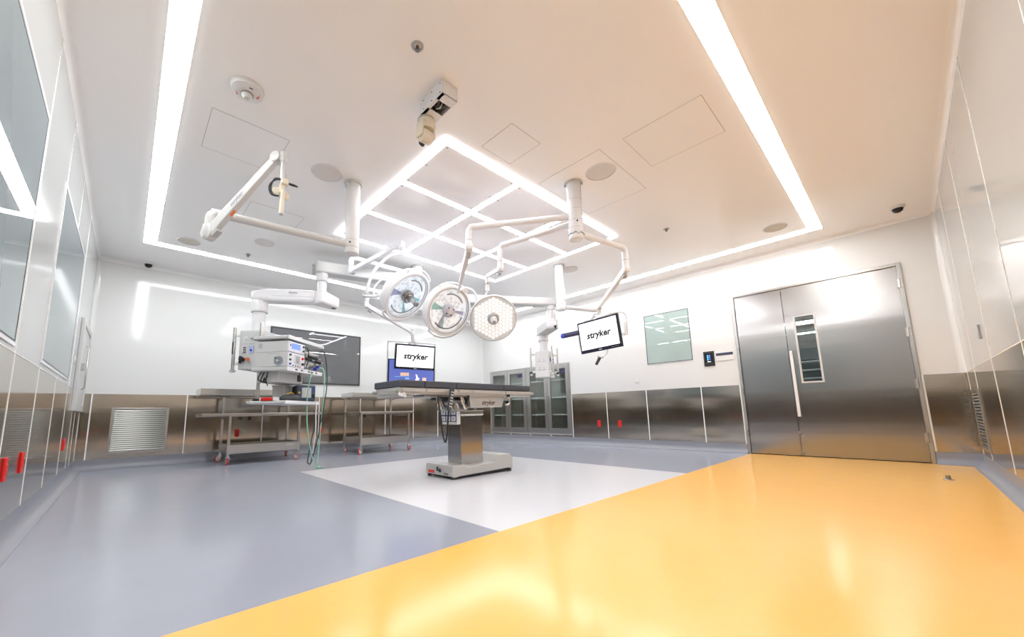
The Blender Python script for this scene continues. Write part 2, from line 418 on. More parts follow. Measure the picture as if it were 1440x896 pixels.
r = thing('storage_rack', 'dark slatted storage rack in the corridor, seen through the door slit', 'rack', (12.4, 1.3, 0))
a = MB(); a.bb((12.62, .3, 0), (12.66, 2.4, 1.85), 'corridor_dark'); a.build('back_panel', r)
for y in (.32, 2.38):
    a = MB(); a.bb((12.15, y-.02, 0), (12.62, y+.02, 1.85), 'corridor_dark'); a.build('side_panel', r)
for k in range(9):
    a = MB(); z = .15+k*.2; a.bb((12.15, .34, z), (12.62, 2.36, z+.02), 'lightgrey'); a.build('shelf', r)
# return-air grilles -------------------------------------------------------
def grille(root, T4, w, h, n, cat_mesh=None):
    f = MB(T4); t = .03
    for x0, x1, z0, z1 in ((0, w, 0, t), (0, w, h-t, h), (0, t, t, h-t), (w-t, w, t, h-t)): f.bb((x0, 0, z0), (x1, .010, z1), 'frame_steel', .002)
    f.build('frame', root)
    f = MB(T4); f.bb((t, .0005, t), (w-t, .002, h-t), 'dark'); f.build('duct_shade', root)  # dark sheet stands in for the shaded duct behind the louvres
    f = MB(T4); p = (h-2*t)/n
    for i in range(n):
        z = t+p*(i+.5); f.beam((t, .0055, z), (w-t, .0055, z), .0025, p*.52, 'louvre', up=(0, -.34, .94))
    f.build('louvres', root)
gb = thing('return_air_grille', 'steel louvred air grille low on the back wall, left of the left trolley', 'grille', (.18, Y2-TH, .205))
grille(gb, frame((.503, Y2-TH, .205), (-1,0,0)), .645, .635, 20)
gf = thing('return_air_grille', 'steel louvred air grille on the right wall, near the corner beyond the double door', 'grille', (6.58, Y4+TH, .20))
grille(gf, frame((6.27, Y4+TH, .20), (1,0,0)), .62, .63, 18)
# red emergency sockets
def socket(lbl, T4, grp='red power sockets'):
    r = thing('power_socket', lbl, 'socket', T4.translation, grp)
    a = MB(T4); a.box((0, .005, .065), (.064, .010, .125), 'red', .003); a.build('cover', r)
    a = MB(T4); a.box((0, .0112, .065), (.05, .003, .05), 'red', .001); a.box((0, .0132, .075), (.03, .001, .004), 'dark'); a.build('socket_insert', r)
for y, n in ((3.235, 'red power socket on the left wall dado, nearest to the camera'), (3.70, 'red power socket on the left wall dado, second from the camera'), (5.98, 'red power socket on the left wall dado, farthest of three, near the wall hatch')):
    socket(n, frame((X1+TH, y, .36), (0,-1,0)))
socket('red power socket on the back wall behind the left trolley frame', frame((1.421, Y2-TH, .355), (-1,0,0)))
socket('red power socket on the back wall just right of the left trolley', frame((2.81, Y2-TH, .355), (-1,0,0)))
socket('red power socket on the door wall, nearer to the glass cabinets', frame((X3-TH, 4.11, .36), (0,1,0)))
socket('red power socket on the door wall, nearer to the double door', frame((X3-TH, 3.68, .36), (0,1,0)))
# wall controls by the door
r = thing('control_tablet', 'black touch panel on the wall left of the double door', 'control panel', (X3, 2.06, 1.365))
a = MB(); a.bb((X3-.014, 1.983, 1.366), (X3+.001, 2.139, 1.608), 'dark', .005); a.build('case', r)
a = MB(); a.bb((X3-.0155, 2.0, 1.42), (X3-.0142, 2.122, 1.575), 'black_gloss'); a.build('screen', r)
a = MB(); 
for i, (dy, dz, s) in enumerate(((0,0,.02), (.028,0,.02), (0,-.032,.02), (.028,-.032,.02), (0,-.064,.02), (.03,-.064,.014))): a.box((X3-.016, 2.077-dy, 1.535+dz), (.001, s, s), 'lcd_blue' if i % 2 else 'lcd_cyan')
a.box((X3-.016, 2.062, 1.437), (.001, .05, .008), 'picture_white'); a.build('icons', r)
r = thing('sign_holder', 'small white name plate with a dark blue band beside the touch panel', 'sign', (X3, 1.84, 1.435))
a = MB(); a.bb((X3-.008, 1.721, 1.435), (X3, 1.957, 1.562), 'white_plastic', .002); a.build('plate', r)
a = MB(); a.bb((X3-.0095, 1.722, 1.518), (X3-.0082, 1.956, 1.561), 'sign_dark'); a.build('band', r)
r = thing('wall_switch', 'small white switch plate on the wall below the greenish window', 'switch', (X3, 3.283, 1.18))
a = MB(); a.bb((X3-.008, 3.24, 1.185), (X3, 3.325, 1.27), 'white_plastic', .003); a.build('plate', r)
a = MB(); a.bb((X3-.011, 3.262, 1.205), (X3-.0082, 3.303, 1.25), 'white_paint', .001); a.build('rocker', r)
r = thing('door_switch', 'slim grey vertical touch switch on the right wall above the dado', 'switch', (5.475, Y4, 1.235))
a = MB(); a.bb((5.452, Y4, 1.235), (5.497, Y4+.012, 1.36), 'grey_plastic', .006); a.build('body', r)
a = MB(); a.bb((5.462, Y4+.0122, 1.28), (5.487, Y4+.0135, 1.345), 'lightgrey'); a.build('plate', r)
r = thing('floor_socket', 'small grey metal door stop on the yellow floor near the right wall', 'door stop', (5.6, -.17, 0))
a = MB(); a.cyl((5.6, -.17, 0), (5.6, -.17, .012), .035, 'steel', bev=.003); a.build('base', r)
a = MB(); a.cyl((5.6, -.17, .012), (5.6, -.17, .045), .016, 'steel_dark', bev=.003); a.build('buffer', r)
# pass-through hatch on the left wall, in the corner
r = thing('wall_hatch', 'tall white framed steel wall hatch on the left wall beside the corner', 'hatch', (X1, 6.9, .79))
hy0, hy1, hz0, hz1 = 6.30, 7.44, .785, 1.875
a = MB(); 
for y0, y1, z0, z1 in ((hy0, hy0+.10, hz0, hz1), (hy1-.06, hy1, hz0, hz1), (hy0+.10, hy1-.06, hz0, hz0+.08), (hy0+.10, hy1-.06, hz1-.08, hz1)): a.bb((X1, y0, z0), (X1+.035, y1, z1), 'lightgrey', .006)
a.build('frame', r)
a = MB(); a.bb((X1, hy0+.10, hz0+.08), (X1+.022, hy1-.06, hz1-.08), 'lightgrey', .003); dp = a.build('door', r)
a = MB(); a.bb((X1+.022, 6.60, 1.28), (X1+.05, 6.70, 1.36), 'grey_plastic', .005); a.build('latch', dp)
a = MB(); a.tube([(X1+.024, 6.95, 1.62), (X1+.05, 6.95, 1.60), (X1+.05, 6.95, 1.08), (X1+.024, 6.95, 1.06)], .008, 'steel'); a.build('handle', dp)
r = thing('wall_button', 'small white push button on the left wall next to the wall hatch', 'button', (X1, 6.0, 1.3))
a = MB(); a.bb((X1, 5.95, 1.29), (X1+.01, 6.03, 1.37), 'white_plastic', .003); a.build('plate', r)
a = MB(); a.cyl((X1+.01, 5.99, 1.33), (X1+.018, 5.99, 1.33), .018, 'lightgrey'); a.build('push_cap', r)
# built-in glass cabinets in the door wall
def cabinet(lbl, y0, y1, dark):
    r = thing('glass_cabinet', lbl, 'cabinet', (X3, (y0+y1)/2, CZ0), 'built-in glass cabinets')
    dpt = .34; a = MB(); t = .02
    a.bb((X3+dpt, y0, CZ0), (X3+dpt+t, y1, CZ1), 'frame_steel'); a.bb((X3-.012, y0, CZ0), (X3+dpt, y0+t, CZ1), 'frame_steel'); a.bb((X3-.012, y1-t, CZ0), (X3+dpt, y1, CZ1), 'frame_steel')
    a.bb((X3-.012, y0+t, CZ0), (X3+dpt, y1-t, CZ0+t), 'frame_steel'); a.bb((X3-.012, y0+t, CZ1-t), (X3+dpt, y1-t, CZ1), 'frame_steel'); a.build('body', r)
    for z in (.60, .98, 1.36):
        a = MB(); a.bb((X3+.06, y0+t, z), (X3+dpt, y1-t, z+.02), 'steel_bright'); a.bb((X3+.05, y0+t+.09, z-.006), (X3+.06, y1-t-.06, z+.024), 'white_paint'); a.build('shelf', r)
    ym = (y0+y1)/2
    for k, (p0, p1) in enumerate(((y0+t+.003, ym-.003), (ym+.003, y1-t-.003))):
        a = MB(); s = .085
        for b0, b1, q0, q1 in ((p0, p1, CZ0+t+.003, CZ0+.115), (p0, p1, CZ1-.115, CZ1-t-.003), (p0, p0+s, CZ0+.115, CZ1-.115), (p1-s, p1, CZ0+.115, CZ1-.115)): a.bb((X3-.016, b0, q0), (X3+.01, b1, q1), 'frame_steel', .002)
        dd = a.build('door', r)
        a = MB(); a.bb((X3-.005, p0+s, CZ0+.115), (X3, p1-s, CZ1-.115), 'pane'); a.build('pane', dd)
        yy = p1-.03 if k == 0 else p0+.03
        a = MB(); a.bb((X3-.03, yy-.012, .93), (X3-.016, yy+.012, 1.03), 'steel_bright', .004); a.build('handle', dd)
        if dark[k]:
            a = MB(); a.bb((X3-.007, p0+s+.01, CZ1-.22), (X3-.0055, p0+s+.15, CZ1-.14), 'sign_dark'); a.build('label_plate', dd)
cabinet('built-in steel cabinet with two glass doors, nearer to the back corner', 5.948, CB1-.002, (1,0))
cabinet('built-in steel cabinet with two glass doors, under the right ceiling boom', CB0+.002, 5.944, (1,1))
# ------------------------------------------------------------------ ceiling lights
def strip(lbl, lo, hi):
    r = thing('strip_light', lbl, 'light', ((lo[0]+hi[0])/2, (lo[1]+hi[1])/2, 2.994), 'perimeter strip lights')
    a = MB(); a.bb((lo[0]-.006, lo[1]-.006, 2.9965), (hi[0]+.006, hi[1]+.006, 2.9999), 'white_paint'); a.build('trim_frame', r)
    a = MB(); a.bb((lo[0], lo[1], 2.994), (hi[0], hi[1], 2.9968), 'lamp_emit'); a.build('diffuser', r)
strip('white ceiling strip light along the left wall, with the windows', (.002, .60, 0), (.133, 6.47, 0))
strip('white ceiling strip light along the back wall, with the dark window', (.14, 6.35, 0), (6.49, 6.47, 0))
strip('white ceiling strip light along the door wall, with the double door', (6.498, .60, 0), (6.631, 6.47, 0))
strip('white ceiling strip light along the near right wall', (.002, .462, 0), (6.631, .593, 0))
gx0, gx1, gy0, gy1 = 1.835, 4.763, 2.324, 4.634; gz = 2.988; bw = .062
r = thing('ceiling_light_grid', 'white ceiling light grid of glowing bars around glossy panels above the table', 'light', ((gx0+gx1)/2, (gy0+gy1)/2, gz))
for i in range(4):
    x = gx0+bw/2+(gx1-gx0-bw)*i/3; y = gy0+bw/2+(gy1-gy0-bw)*i/3
    a = MB(); a.bb((x-bw/2, gy0, gz), (x+bw/2, gy1, gz+.01), 'grid_emit'); a.build('light_bar', r)
    for k in range(3):
        x0 = gx0+bw+(gx1-gx0-bw)*k/3+.001; x1 = gx0+(gx1-gx0-bw)*(k+1)/3-.001
        a = MB(); a.bb((x0, y-bw/2, gz), (x1, y+bw/2, gz+.01), 'grid_emit'); a.build('light_bar', r)
for i in range(3):
    for k in range(3):
        x0 = gx0+bw+(gx1-gx0-bw)*i/3+.001; x1 = gx0+(gx1-gx0-bw)*(i+1)/3-.001
        y0 = gy0+bw+(gy1-gy0-bw)*k/3+.001; y1 = gy0+(gy1-gy0-bw)*(k+1)/3-.001
        a = MB(); a.bb((x0, y0, gz+.004), (x1, y1, gz+.0115), 'ceiling_panel')
        for sx in (x0+.03, x1-.03):
            for sy in (y0+.03, (y0+y1)/2, y1-.03): a.cyl((sx, sy, gz+.001), (sx, sy, gz+.004), .011, 'grey_plastic', seg=10)
        a.build('panel', r)
# access panels (hairline seams)
def access(lbl, x0, x1, y0, y1):
    r = thing('access_panel', lbl, 'panel', ((x0+x1)/2, (y0+y1)/2, 2.999), 'ceiling access panels')
    a = MB(); g = .003
    for p0, p1, q0, q1 in ((x0, x1, y0, y0+g), (x0, x1, y1-g, y1), (x0, x0+g, y0+g, y1-g), (x1-g, x1, y0+g, y1-g)): a.bb((p0, q0, 2.9988), (p1, q1, 2.99995), 'seam')
    a.build('seam', r)
    a = MB(); a.bb((x0+g, y0+g, 2.9991), (x1-g, y1-g, 2.99995), 'ceiling_white'); a.build('plate', r)
access('ceiling access panel beside the ceiling smoke alarm, left of the pan camera', .305, .86, 3.22, 3.78)
access('ceiling access panel above the long pendant arm of the bracket at left', .836, 1.40, 4.47, 5.02)
access('ceiling access panel nearest to the right-hand strip light', 3.02, 3.60, .745, 1.36)
access('small square ceiling access panel between the pan camera and the round cover plate', 2.154, 2.525, 1.857, 2.22)
access('ceiling access panel around the flange of the lamp pendant pole', 2.985, 3.93, 1.56, 2.25)
# ceiling discs, sprinklers, detectors, domes
def disc(name, lbl, x, y, rr, m, grp, cat):
    r = thing(name, lbl, cat, (x, y, 2.99), grp)
    a = MB(); a.lathe([(0, -.006), (rr*.88, -.006), (rr*.90, -.003), (rr*.90, 0)], (x, y, 3.0), (0,0,1), m); a.build('face', r)
    a = MB(); a.lathe([(rr*.90, -.001), (rr*.91, -.009), (rr*.97, -.009), (rr, -.001)], (x, y, 3.0), (0,0,1), 'white_paint'); a.build('rim', r)
mat('disc_grey', (.68,.66,.64,1), .5); mat('disc_tan', (.62,.58,.50,1), .6)
for x, y, w_ in ((1.272, 3.455, 'left of the bracket pendant pole'), (3.293, 1.725, 'in front of the lamp pendant pole'), (3.255, 5.19, 'behind the boom column'), (5.29, 3.44, 'right of the camera pendant pole')):
    disc('cover_plate', 'round grey ceiling cover plate '+w_, x, y, .145, 'disc_grey', 'ceiling cover plates', 'cover')
for x, y, w_ in ((.452, 6.061, 'in the back left corner of the strip lights'), (6.134, .867, 'inside the right-hand corner of the strip lights')):
    disc('ceiling_speaker', 'round tan ceiling speaker '+w_, x, y, .13, 'disc_tan', 'ceiling speakers', 'speaker')
disc('ceiling_speaker', 'round light grey ceiling speaker below the long pendant arm at left', 1.219, 5.486, .12, 'disc_grey', 'ceiling speakers', 'speaker')
r = thing('smoke_alarm', 'round white smoke alarm with red lettering on the ceiling, left of the pan camera', 'smoke alarm', (.465, 2.856, 2.93))
a = MB(); a.lathe([(0,-.05),(.06,-.05),(.10,-.035),(.105,-.015),(.105,0)], (.465,2.856,3), (0,0,1), 'white_plastic')
a.text('FIRE', .022, frame((.40, 2.885, 2.9555), (-.8,-.6,0), (-.5,.2,-1)), 'text_red', .0008)
a.text('FIRE', .022, frame((.535, 2.835, 2.9555), (-.5,.8,0), (.5,-.15,-1)), 'text_red', .0008)
a.box((.475, 2.785, 2.952), (.022, .006, .004), 'dark'); a.build('body', r)
a = MB(); a.lathe([(0,-.085),(.018,-.083),(.034,-.066),(.036,-.05)], (.465,2.856,3), (0,0,1), 'lightgrey'); a.tube([(.465+.037*math.cos(t*.524), 2.856+.037*math.sin(t*.524), 2.946) for t in range(12)], .005, 'steel_dark', closed=True); a.build('strobe', r)
for x, y, s, w_ in ((1.203, 1.802, 1.0, 'nearest to the camera, above the pan camera'), (5.061, 1.806, .9, 'right of the lamp pendant'), (1.145, 6.062, .9, 'near the back left strip light')):
    r = thing('sprinkler', 'small metal ceiling sprinkler head '+w_, 'sprinkler', (x, y, 2.94), 'ceiling sprinklers')
    a = MB(); a.lathe([(.040*s,0),(.038*s,-.006),(.024*s,-.010),(.022*s,-.002)], (x,y,3), (0,0,1), 'grey_plastic'); a.build('escutcheon', r)
    a = MB(); a.cyl((x,y,3), (x,y,2.972), .010*s, 'steel_dark', seg=12); a.tube([(x-.014*s,y,2.975),(x-.016*s,y,2.972),(x,y,2.967)], .003, 'steel_dark', 6); a.tube([(x+.014*s,y,2.975),(x+.016*s,y,2.972),(x,y,2.967)], .003, 'steel_dark', 6); a.cyl((x,y,2.976),(x,y,2.972), .016*s, 'steel_dark', seg=12); a.build('frame', r)
    a = MB(); a.cyl((x,y,2.968),(x,y,2.9655), .014*s, 'steel_dark', seg=16); a.build('deflector', r)
for x, y, w_ in ((.085, 7.32, 'in the back left corner of the room'), (6.61, -.20, 'in the corner above the double door')):
    r = thing('dome_camera', 'black dome security camera on the ceiling '+w_, 'camera', (x, y, 2.92), 'dome cameras')
    a = MB(); a.lathe([(0,-.03),(.058,-.03),(.066,-.02),(.07,0)], (x,y,3), (0,0,1), 'white_plastic'); a.build('base', r)
    a = MB(); a.lathe([(0,-.078),(.02,-.075),(.04,-.06),(.050,-.03)], (x,y,3), (0,0,1), 'black_gloss'); a.build('dome', r)
# pan camera: bracket box on the ceiling with a swivel head
r = thing('pan_camera', 'white ceiling camera with an open box of dark cables and a cream swivel head', 'camera', (1.52, 2.0, 2.70))
a = MB(); bx0, bx1, by0, by1 = 1.465, 1.60, 1.885, 2.15
a.bb((bx0, by0, 2.885), (bx0+.006, by1, 3), 'white_paint'); a.bb((bx1-.006, by0, 2.885), (bx1, by1, 3), 'white_paint'); a.bb((bx0, by0, 2.885), (bx1, by0+.006, 3), 'white_paint')
a.bb((bx0, by1-.006, 2.885), (bx1, by1, 3), 'white_paint'); a.bb((bx0+.008, by0+.008, 2.992), (bx1-.008, by1-.008, 2.999), 'dark'); a.bb((bx0, by0, 2.885), (bx1, by0+.07, 2.891), 'white_paint'); a.bb((bx0, by0, 2.885), (bx0+.022, by1, 2.891), 'white_paint'); a.bb((bx0,by1-.09,2.885),(bx1,by1,2.891),'white_paint')
for y in (1.91, 2.01, 2.11):
    for z in (2.905, 2.975): a.cyl((bx0-.002, y, z), (bx0, y, z), .005, 'dark', seg=8)
a.build('bracket_box', r)
a = MB(); a.box((1.53, 1.97, 2.94), (.09, .05, .05), 'dark', .005)
a.tube([(1.50,1.93,2.95),(1.50,1.97,2.89),(1.52,2.03,2.90),(1.51,2.06,2.95)], .009, 'rubber_grey', sub=5); a.tube([(1.55,1.92,2.96),(1.56,1.98,2.90),(1.55,2.04,2.91)], .008, 'rubber_grey', sub=5); a.tube([(1.53,1.95,2.93),(1.535,2.0,2.885),(1.53,2.04,2.90)], .005, 'lightgrey', sub=5); a.build('cables', r)
a = MB(); cx, cy = 1.53, 2.17
a.cyl((cx, cy, 2.89), (cx, cy, 2.84), .066, 'cream_plastic', bev=.008); a.cyl((cx, cy, 2.875), (cx, cy, 2.868), .068, 'grey_plastic'); a.build('swivel_collar', r)
a = MB(); a.cyl((cx, cy, 2.845), (cx, cy, 2.80), .060, 'cream_plastic', .054); 
for s in (-1, 1): a.beam((cx+s*.052, cy, 2.85), (cx+s*.052, cy+.01, 2.735), .018, .085, 'cream_plastic', .006, up=(0,1,0))
a.build('yoke', r)
a = MB(); a.cyl((cx-.043, cy+.005, 2.75), (cx+.043, cy+.005, 2.75), .050, 'cream_plastic', bev=.01); a.cyl((cx, cy+.03, 2.735), (cx, cy+.066, 2.725), .024, 'dark'); a.build('camera_head', r)
# ------------------------------------------------------------------ pendants
def pole(root, x, y, zb, rad, rings=(), m='white_paint'):
    a = MB(); a.cyl((x,y,2.9986), (x,y,2.985), rad*1.32, 'lightgrey', bev=.004); 
    for k in range(4): a.cyl((x+rad*1.17*math.cos(k*1.57+.6), y+rad*1.17*math.sin(k*1.57+.6), 2.986), (x+rad*1.17*math.cos(k*1.57+.6), y+rad*1.17*math.sin(k*1.57+.6), 2.976), .008, 'steel', seg=8)
    a.build('flange', root)
    a = MB(); a.cyl((x,y,2.99), (x,y,zb), rad, m, seg=36, bev=.006)
    for z in rings: a.cyl((x,y,z-.0015), (x,y,z+.0015), rad*1.006, 'grey_plastic', seg=36)
    a.build('pole', root)
def elbow_arm(root, hub, el, zlow, rad, m='white_paint', name='arm'):
    """horizontal tube hub->el, then a short vertical tube down to zlow"""
    hub, el = V(hub), V(el); d = (hub-el).normalized()
    a = MB(); a.tube([hub, el+d*.09, el+d*.04-V((0,0,.006)), el+d*.012-V((0,0,.022)), el-V((0,0,.06)), V((el.x, el.y, zlow))], rad, m, 20, sub=4)
    a.cyl((el.x, el.y, zlow+.052), (el.x, el.y, zlow+.046), rad*1.03, 'grey_plastic')
    a.build(name, root)
# bracket pendant (left): pole, long arm, elbow, spring arm, empty bracket
r = thing('bracket_pendant', 'white ceiling pendant at left with a raised arm ending in an empty cable bracket', 'pendant', (1.545, 3.468, 2.25))
pole(r, 1.545, 3.468, 2.25, .069, (2.385, 2.31))
a = MB(); a.cyl((1.545,3.468,2.32), (1.545,3.468,2.305), .071, 'white_paint_dimmed', seg=36); a.cyl((1.50, 3.41, 2.345), (1.497, 3.405, 2.345), .009, 'dark', seg=8); a.build('hub', r)
elbow_arm(r, (1.545, 3.468, 2.345), (.392, 3.60, 2.345), 2.16, .034, 'white_paint_dimmed')
E1, E2 = V((.392, 3.60, 2.155)), V((.735, 3.075, 2.70))
a = MB(); a.beam(E1+(E2-E1)*.02, E2, .052, .085, 'white_paint_dimmed', .008, w2=.045, h2=.06)
dd = (E2-E1).normalized(); sd = dd.cross(V((0,0,1))).normalized(); upn = sd.cross(dd).normalized()
MM = Matrix((dd, upn, dd.cross(upn))).transposed().to_4x4()
for s in (1, -1):
    M2 = Matrix((dd*s, upn, (dd*s).cross(upn))).transposed().to_4x4(); M2.translation = E1+dd*.37+sd*(.0255 if (dd*s).cross(upn).dot(sd) > 0 else -.0255)
    a.text('stryker', .05, M2, 'text_grey', .001, .001, .25)
a.build('spring_arm', r)
a = MB(); a.cyl(E1-sd*.036, E1+sd*.036, .055, 'white_paint_dimmed', bev=.008); a.cyl(V((.392,3.60,2.115)), V((.392,3.60,2.23)), .044, 'white_paint_dimmed', bev=.008); a.beam(E1+dd*.02-upn*.052, E1+dd*.09-upn*.056, .05, .03, 'grey_plastic', .004); a.build('elbow_joint', r)
a = MB(); q = E1+dd*.24; a.beam(q-upn*.043, q+dd*.055-upn*.042, .018, .005, 'orange'); a.build('warning_tab', r)
a = MB(); a.cyl(E2-sd*.032, E2+sd*.032, .045, 'white_paint_dimmed', bev=.008); tx, ty = .775, 3.04; a.beam(E2, (tx, ty, 2.70), .05, .06, 'white_paint_dimmed', .006); a.cyl((tx,ty,2.745), (tx,ty,2.66), .026, 'white_paint_dimmed', bev=.005); a.build('end_joint', r)
a = MB(); a.cyl((tx,ty,2.67), (tx,ty,2.515), .020, 'white_paint_dimmed'); a.build('drop_tube', r)
a = MB(); a.box((tx+.012,ty-.01,2.49), (.055,.05,.05), 'cream_plastic', .010); a.cyl((tx-.028,ty+.05,2.415),(tx-.028,ty+.015,2.415), .036, 'cream_plastic', bev=.008); a.cyl((tx+.030,ty+.05,2.40),(tx+.030,ty+.015,2.40), .034, 'cream_plastic', bev=.008); a.box((tx,ty+.01,2.44),(.035,.05,.09),'cream_plastic',.006); a.build('bracket', r)
a = MB(); a.cyl((tx+.004,ty-.012,2.42), (tx-.002,ty-.012,2.225), .016, 'cream_plastic'); a.cyl((tx-.002,ty-.012,2.226), (tx-.002,ty-.012,2.216), .016, 'grey_plastic'); a.build('grip', r)
for o_ in (0, .012):
    a = MB(); a.tube([(tx+.0,ty-.01,2.51),(tx-.05,ty+.02,2.50+o_),(tx-.085+o_,ty+.03,2.44),(tx-.07+o_,ty+.02,2.375),(tx-.02,ty,2.37)], .006, 'dark', sub=6); a.build('cable', r)
a = MB(); a.tube([(tx+.03,ty-.02,2.485),(tx+.07,ty-.04,2.475),(tx+.10,ty-.05,2.468)], [.008,.010,.005], 'dark'); a.build('plug', r)
# ------------------------------------------------------------------ monitors
def stryker_screen(a, w, h, z, ty, size): pass
def monitor(lbl, c, n, rx, ux, w, h, size, grp=None, frame_extra=None, bez=(.026,.026,.026,.036)):
    T = Matrix((V(rx), V(ux), V(n))).transposed().to_4x4(); T.translation = V(c)
    r = thing('monitor', lbl, 'monitor', V(c)-V(ux)*h/2, grp)
    a = MB(T); a.box((0,0,-.022), (w, h, .04), 'screen_bezel', .006); a.box((0,0,-.055), (w*.7, h*.7, .04), 'white_plastic', .012); a.build('housing', r)
    sx, sy = w-bez[0]-bez[1], h-bez[2]-bez[3]
    a = MB(T); a.box(((bez[0]-bez[1])/2, (bez[3]-bez[2])/2, -.0012), (sx, sy, .004), 'screen_white'); s = a.build('screen', r)
    a = MB(T); a.text('stryker', size, Matrix.Translation((0, .008, .002)), 'text_black', size*.040, .0012, .16, 1.03); a.build('lettering', s)
    a = MB(T); a.box((0, -h/2+bez[3]*.45, -.0005), (.045, .008, .003), 'lightgrey')
    for k in range(5): a.box((w*.28+k*.022, -h/2+bez[3]*.45, -.0005), (.010, .004, .003), 'text_grey')
    a.build('buttons', r)
    return r, T
# ------------------------------------------------------------------ lamp pendant (middle) and its lights
r = thing('lamp_pendant', 'white ceiling pole carrying two surgical lamps and a monitor arm', 'pendant', (3.257, 2.013, 2.38))
PX, PY = 3.257, 2.013
pole(r, PX, PY, 2.385, .072, (2.80, 2.70, 2.58, 2.50))
a = MB(); a.tube([(PX+.075*math.cos(t*.4), PY+.075*math.sin(t*.4), 2.435+.006*math.sin(t*3)) for t in range(16)], .007, 'steel_dark', 6, closed=True); a.cyl((PX-.05,PY-.052,2.555),(PX-.053,PY-.055,2.555), .009, 'dark', seg=8); a.cyl((PX,PY,2.40),(PX,PY,2.43), .074, 'white_paint', seg=36, bev=.004); a.build('hub', r)
elbow_arm(r, (PX, PY, 2.635), (2.575, 2.877, 2.635), 2.44, .033)
elbow_arm(r, (PX, PY, 2.565), (3.05, 2.88, 2.565), 2.33, .030)
elbow_arm(r, (PX, PY, 2.465), (4.0, 1.88, 2.465), 2.27, .036)
def spring(root, p, q, w=.05, h=.07, w2=.04, h2=.045, jr=.036):
    p, q = V(p), V(q); d = (q-p).normalized(); s = d.cross(V((0,0,1))).normalized()
    a = MB(); a.beam(p, q, w, h, 'white_paint', .006, w2=w2, h2=h2); a.build('spring_arm', root)
    a = MB(); a.cyl(p+V((0,0,.055)), p-V((0,0,.03)), jr, 'white_paint', bev=.006); a.cyl(p-s*(w*.62), p+s*(w*.62), jr*1.05, 'white_paint', bev=.005); a.beam(p+d*.02-V((0,0,.052)), p+d*.075-V((0,0,.060)), w*.8, .022, 'grey_plastic', .003); a.build('elbow_joint', root)
spring(r, (2.575, 2.877, 2.41), (2.885, 3.43, 2.135), .06, .075, .03, .03)
spring(r, (3.05, 2.88, 2.29), (3.29, 3.345, 2.39), .045, .05, .035, .04)
spring(r, (4.0, 1.88, 2.22), (4.54, 2.53, 2.03), .05, .07, .045, .05)
a = MB(); a.cyl((3.305,3.358,2.40), (3.305,3.358,2.20), .024, 'white_paint', bev=.003); a.cyl((3.305,3.358,2.31), (3.305,3.358,2.285), .0255, 'steel_dark'); a.cyl((3.305,3.358,2.25),(3.305,3.358,2.2),.028,'white_paint', bev=.003); a.build('drop_link', r)
a = MB(); a.cyl((4.545,2.535,2.07), (4.56,2.55,1.955), .028, 'white_plastic', bev=.004); a.cyl((4.545,2.535,2.005),(4.547,2.537,1.995), .031, 'grey_plastic'); a.build('drop_link', r)
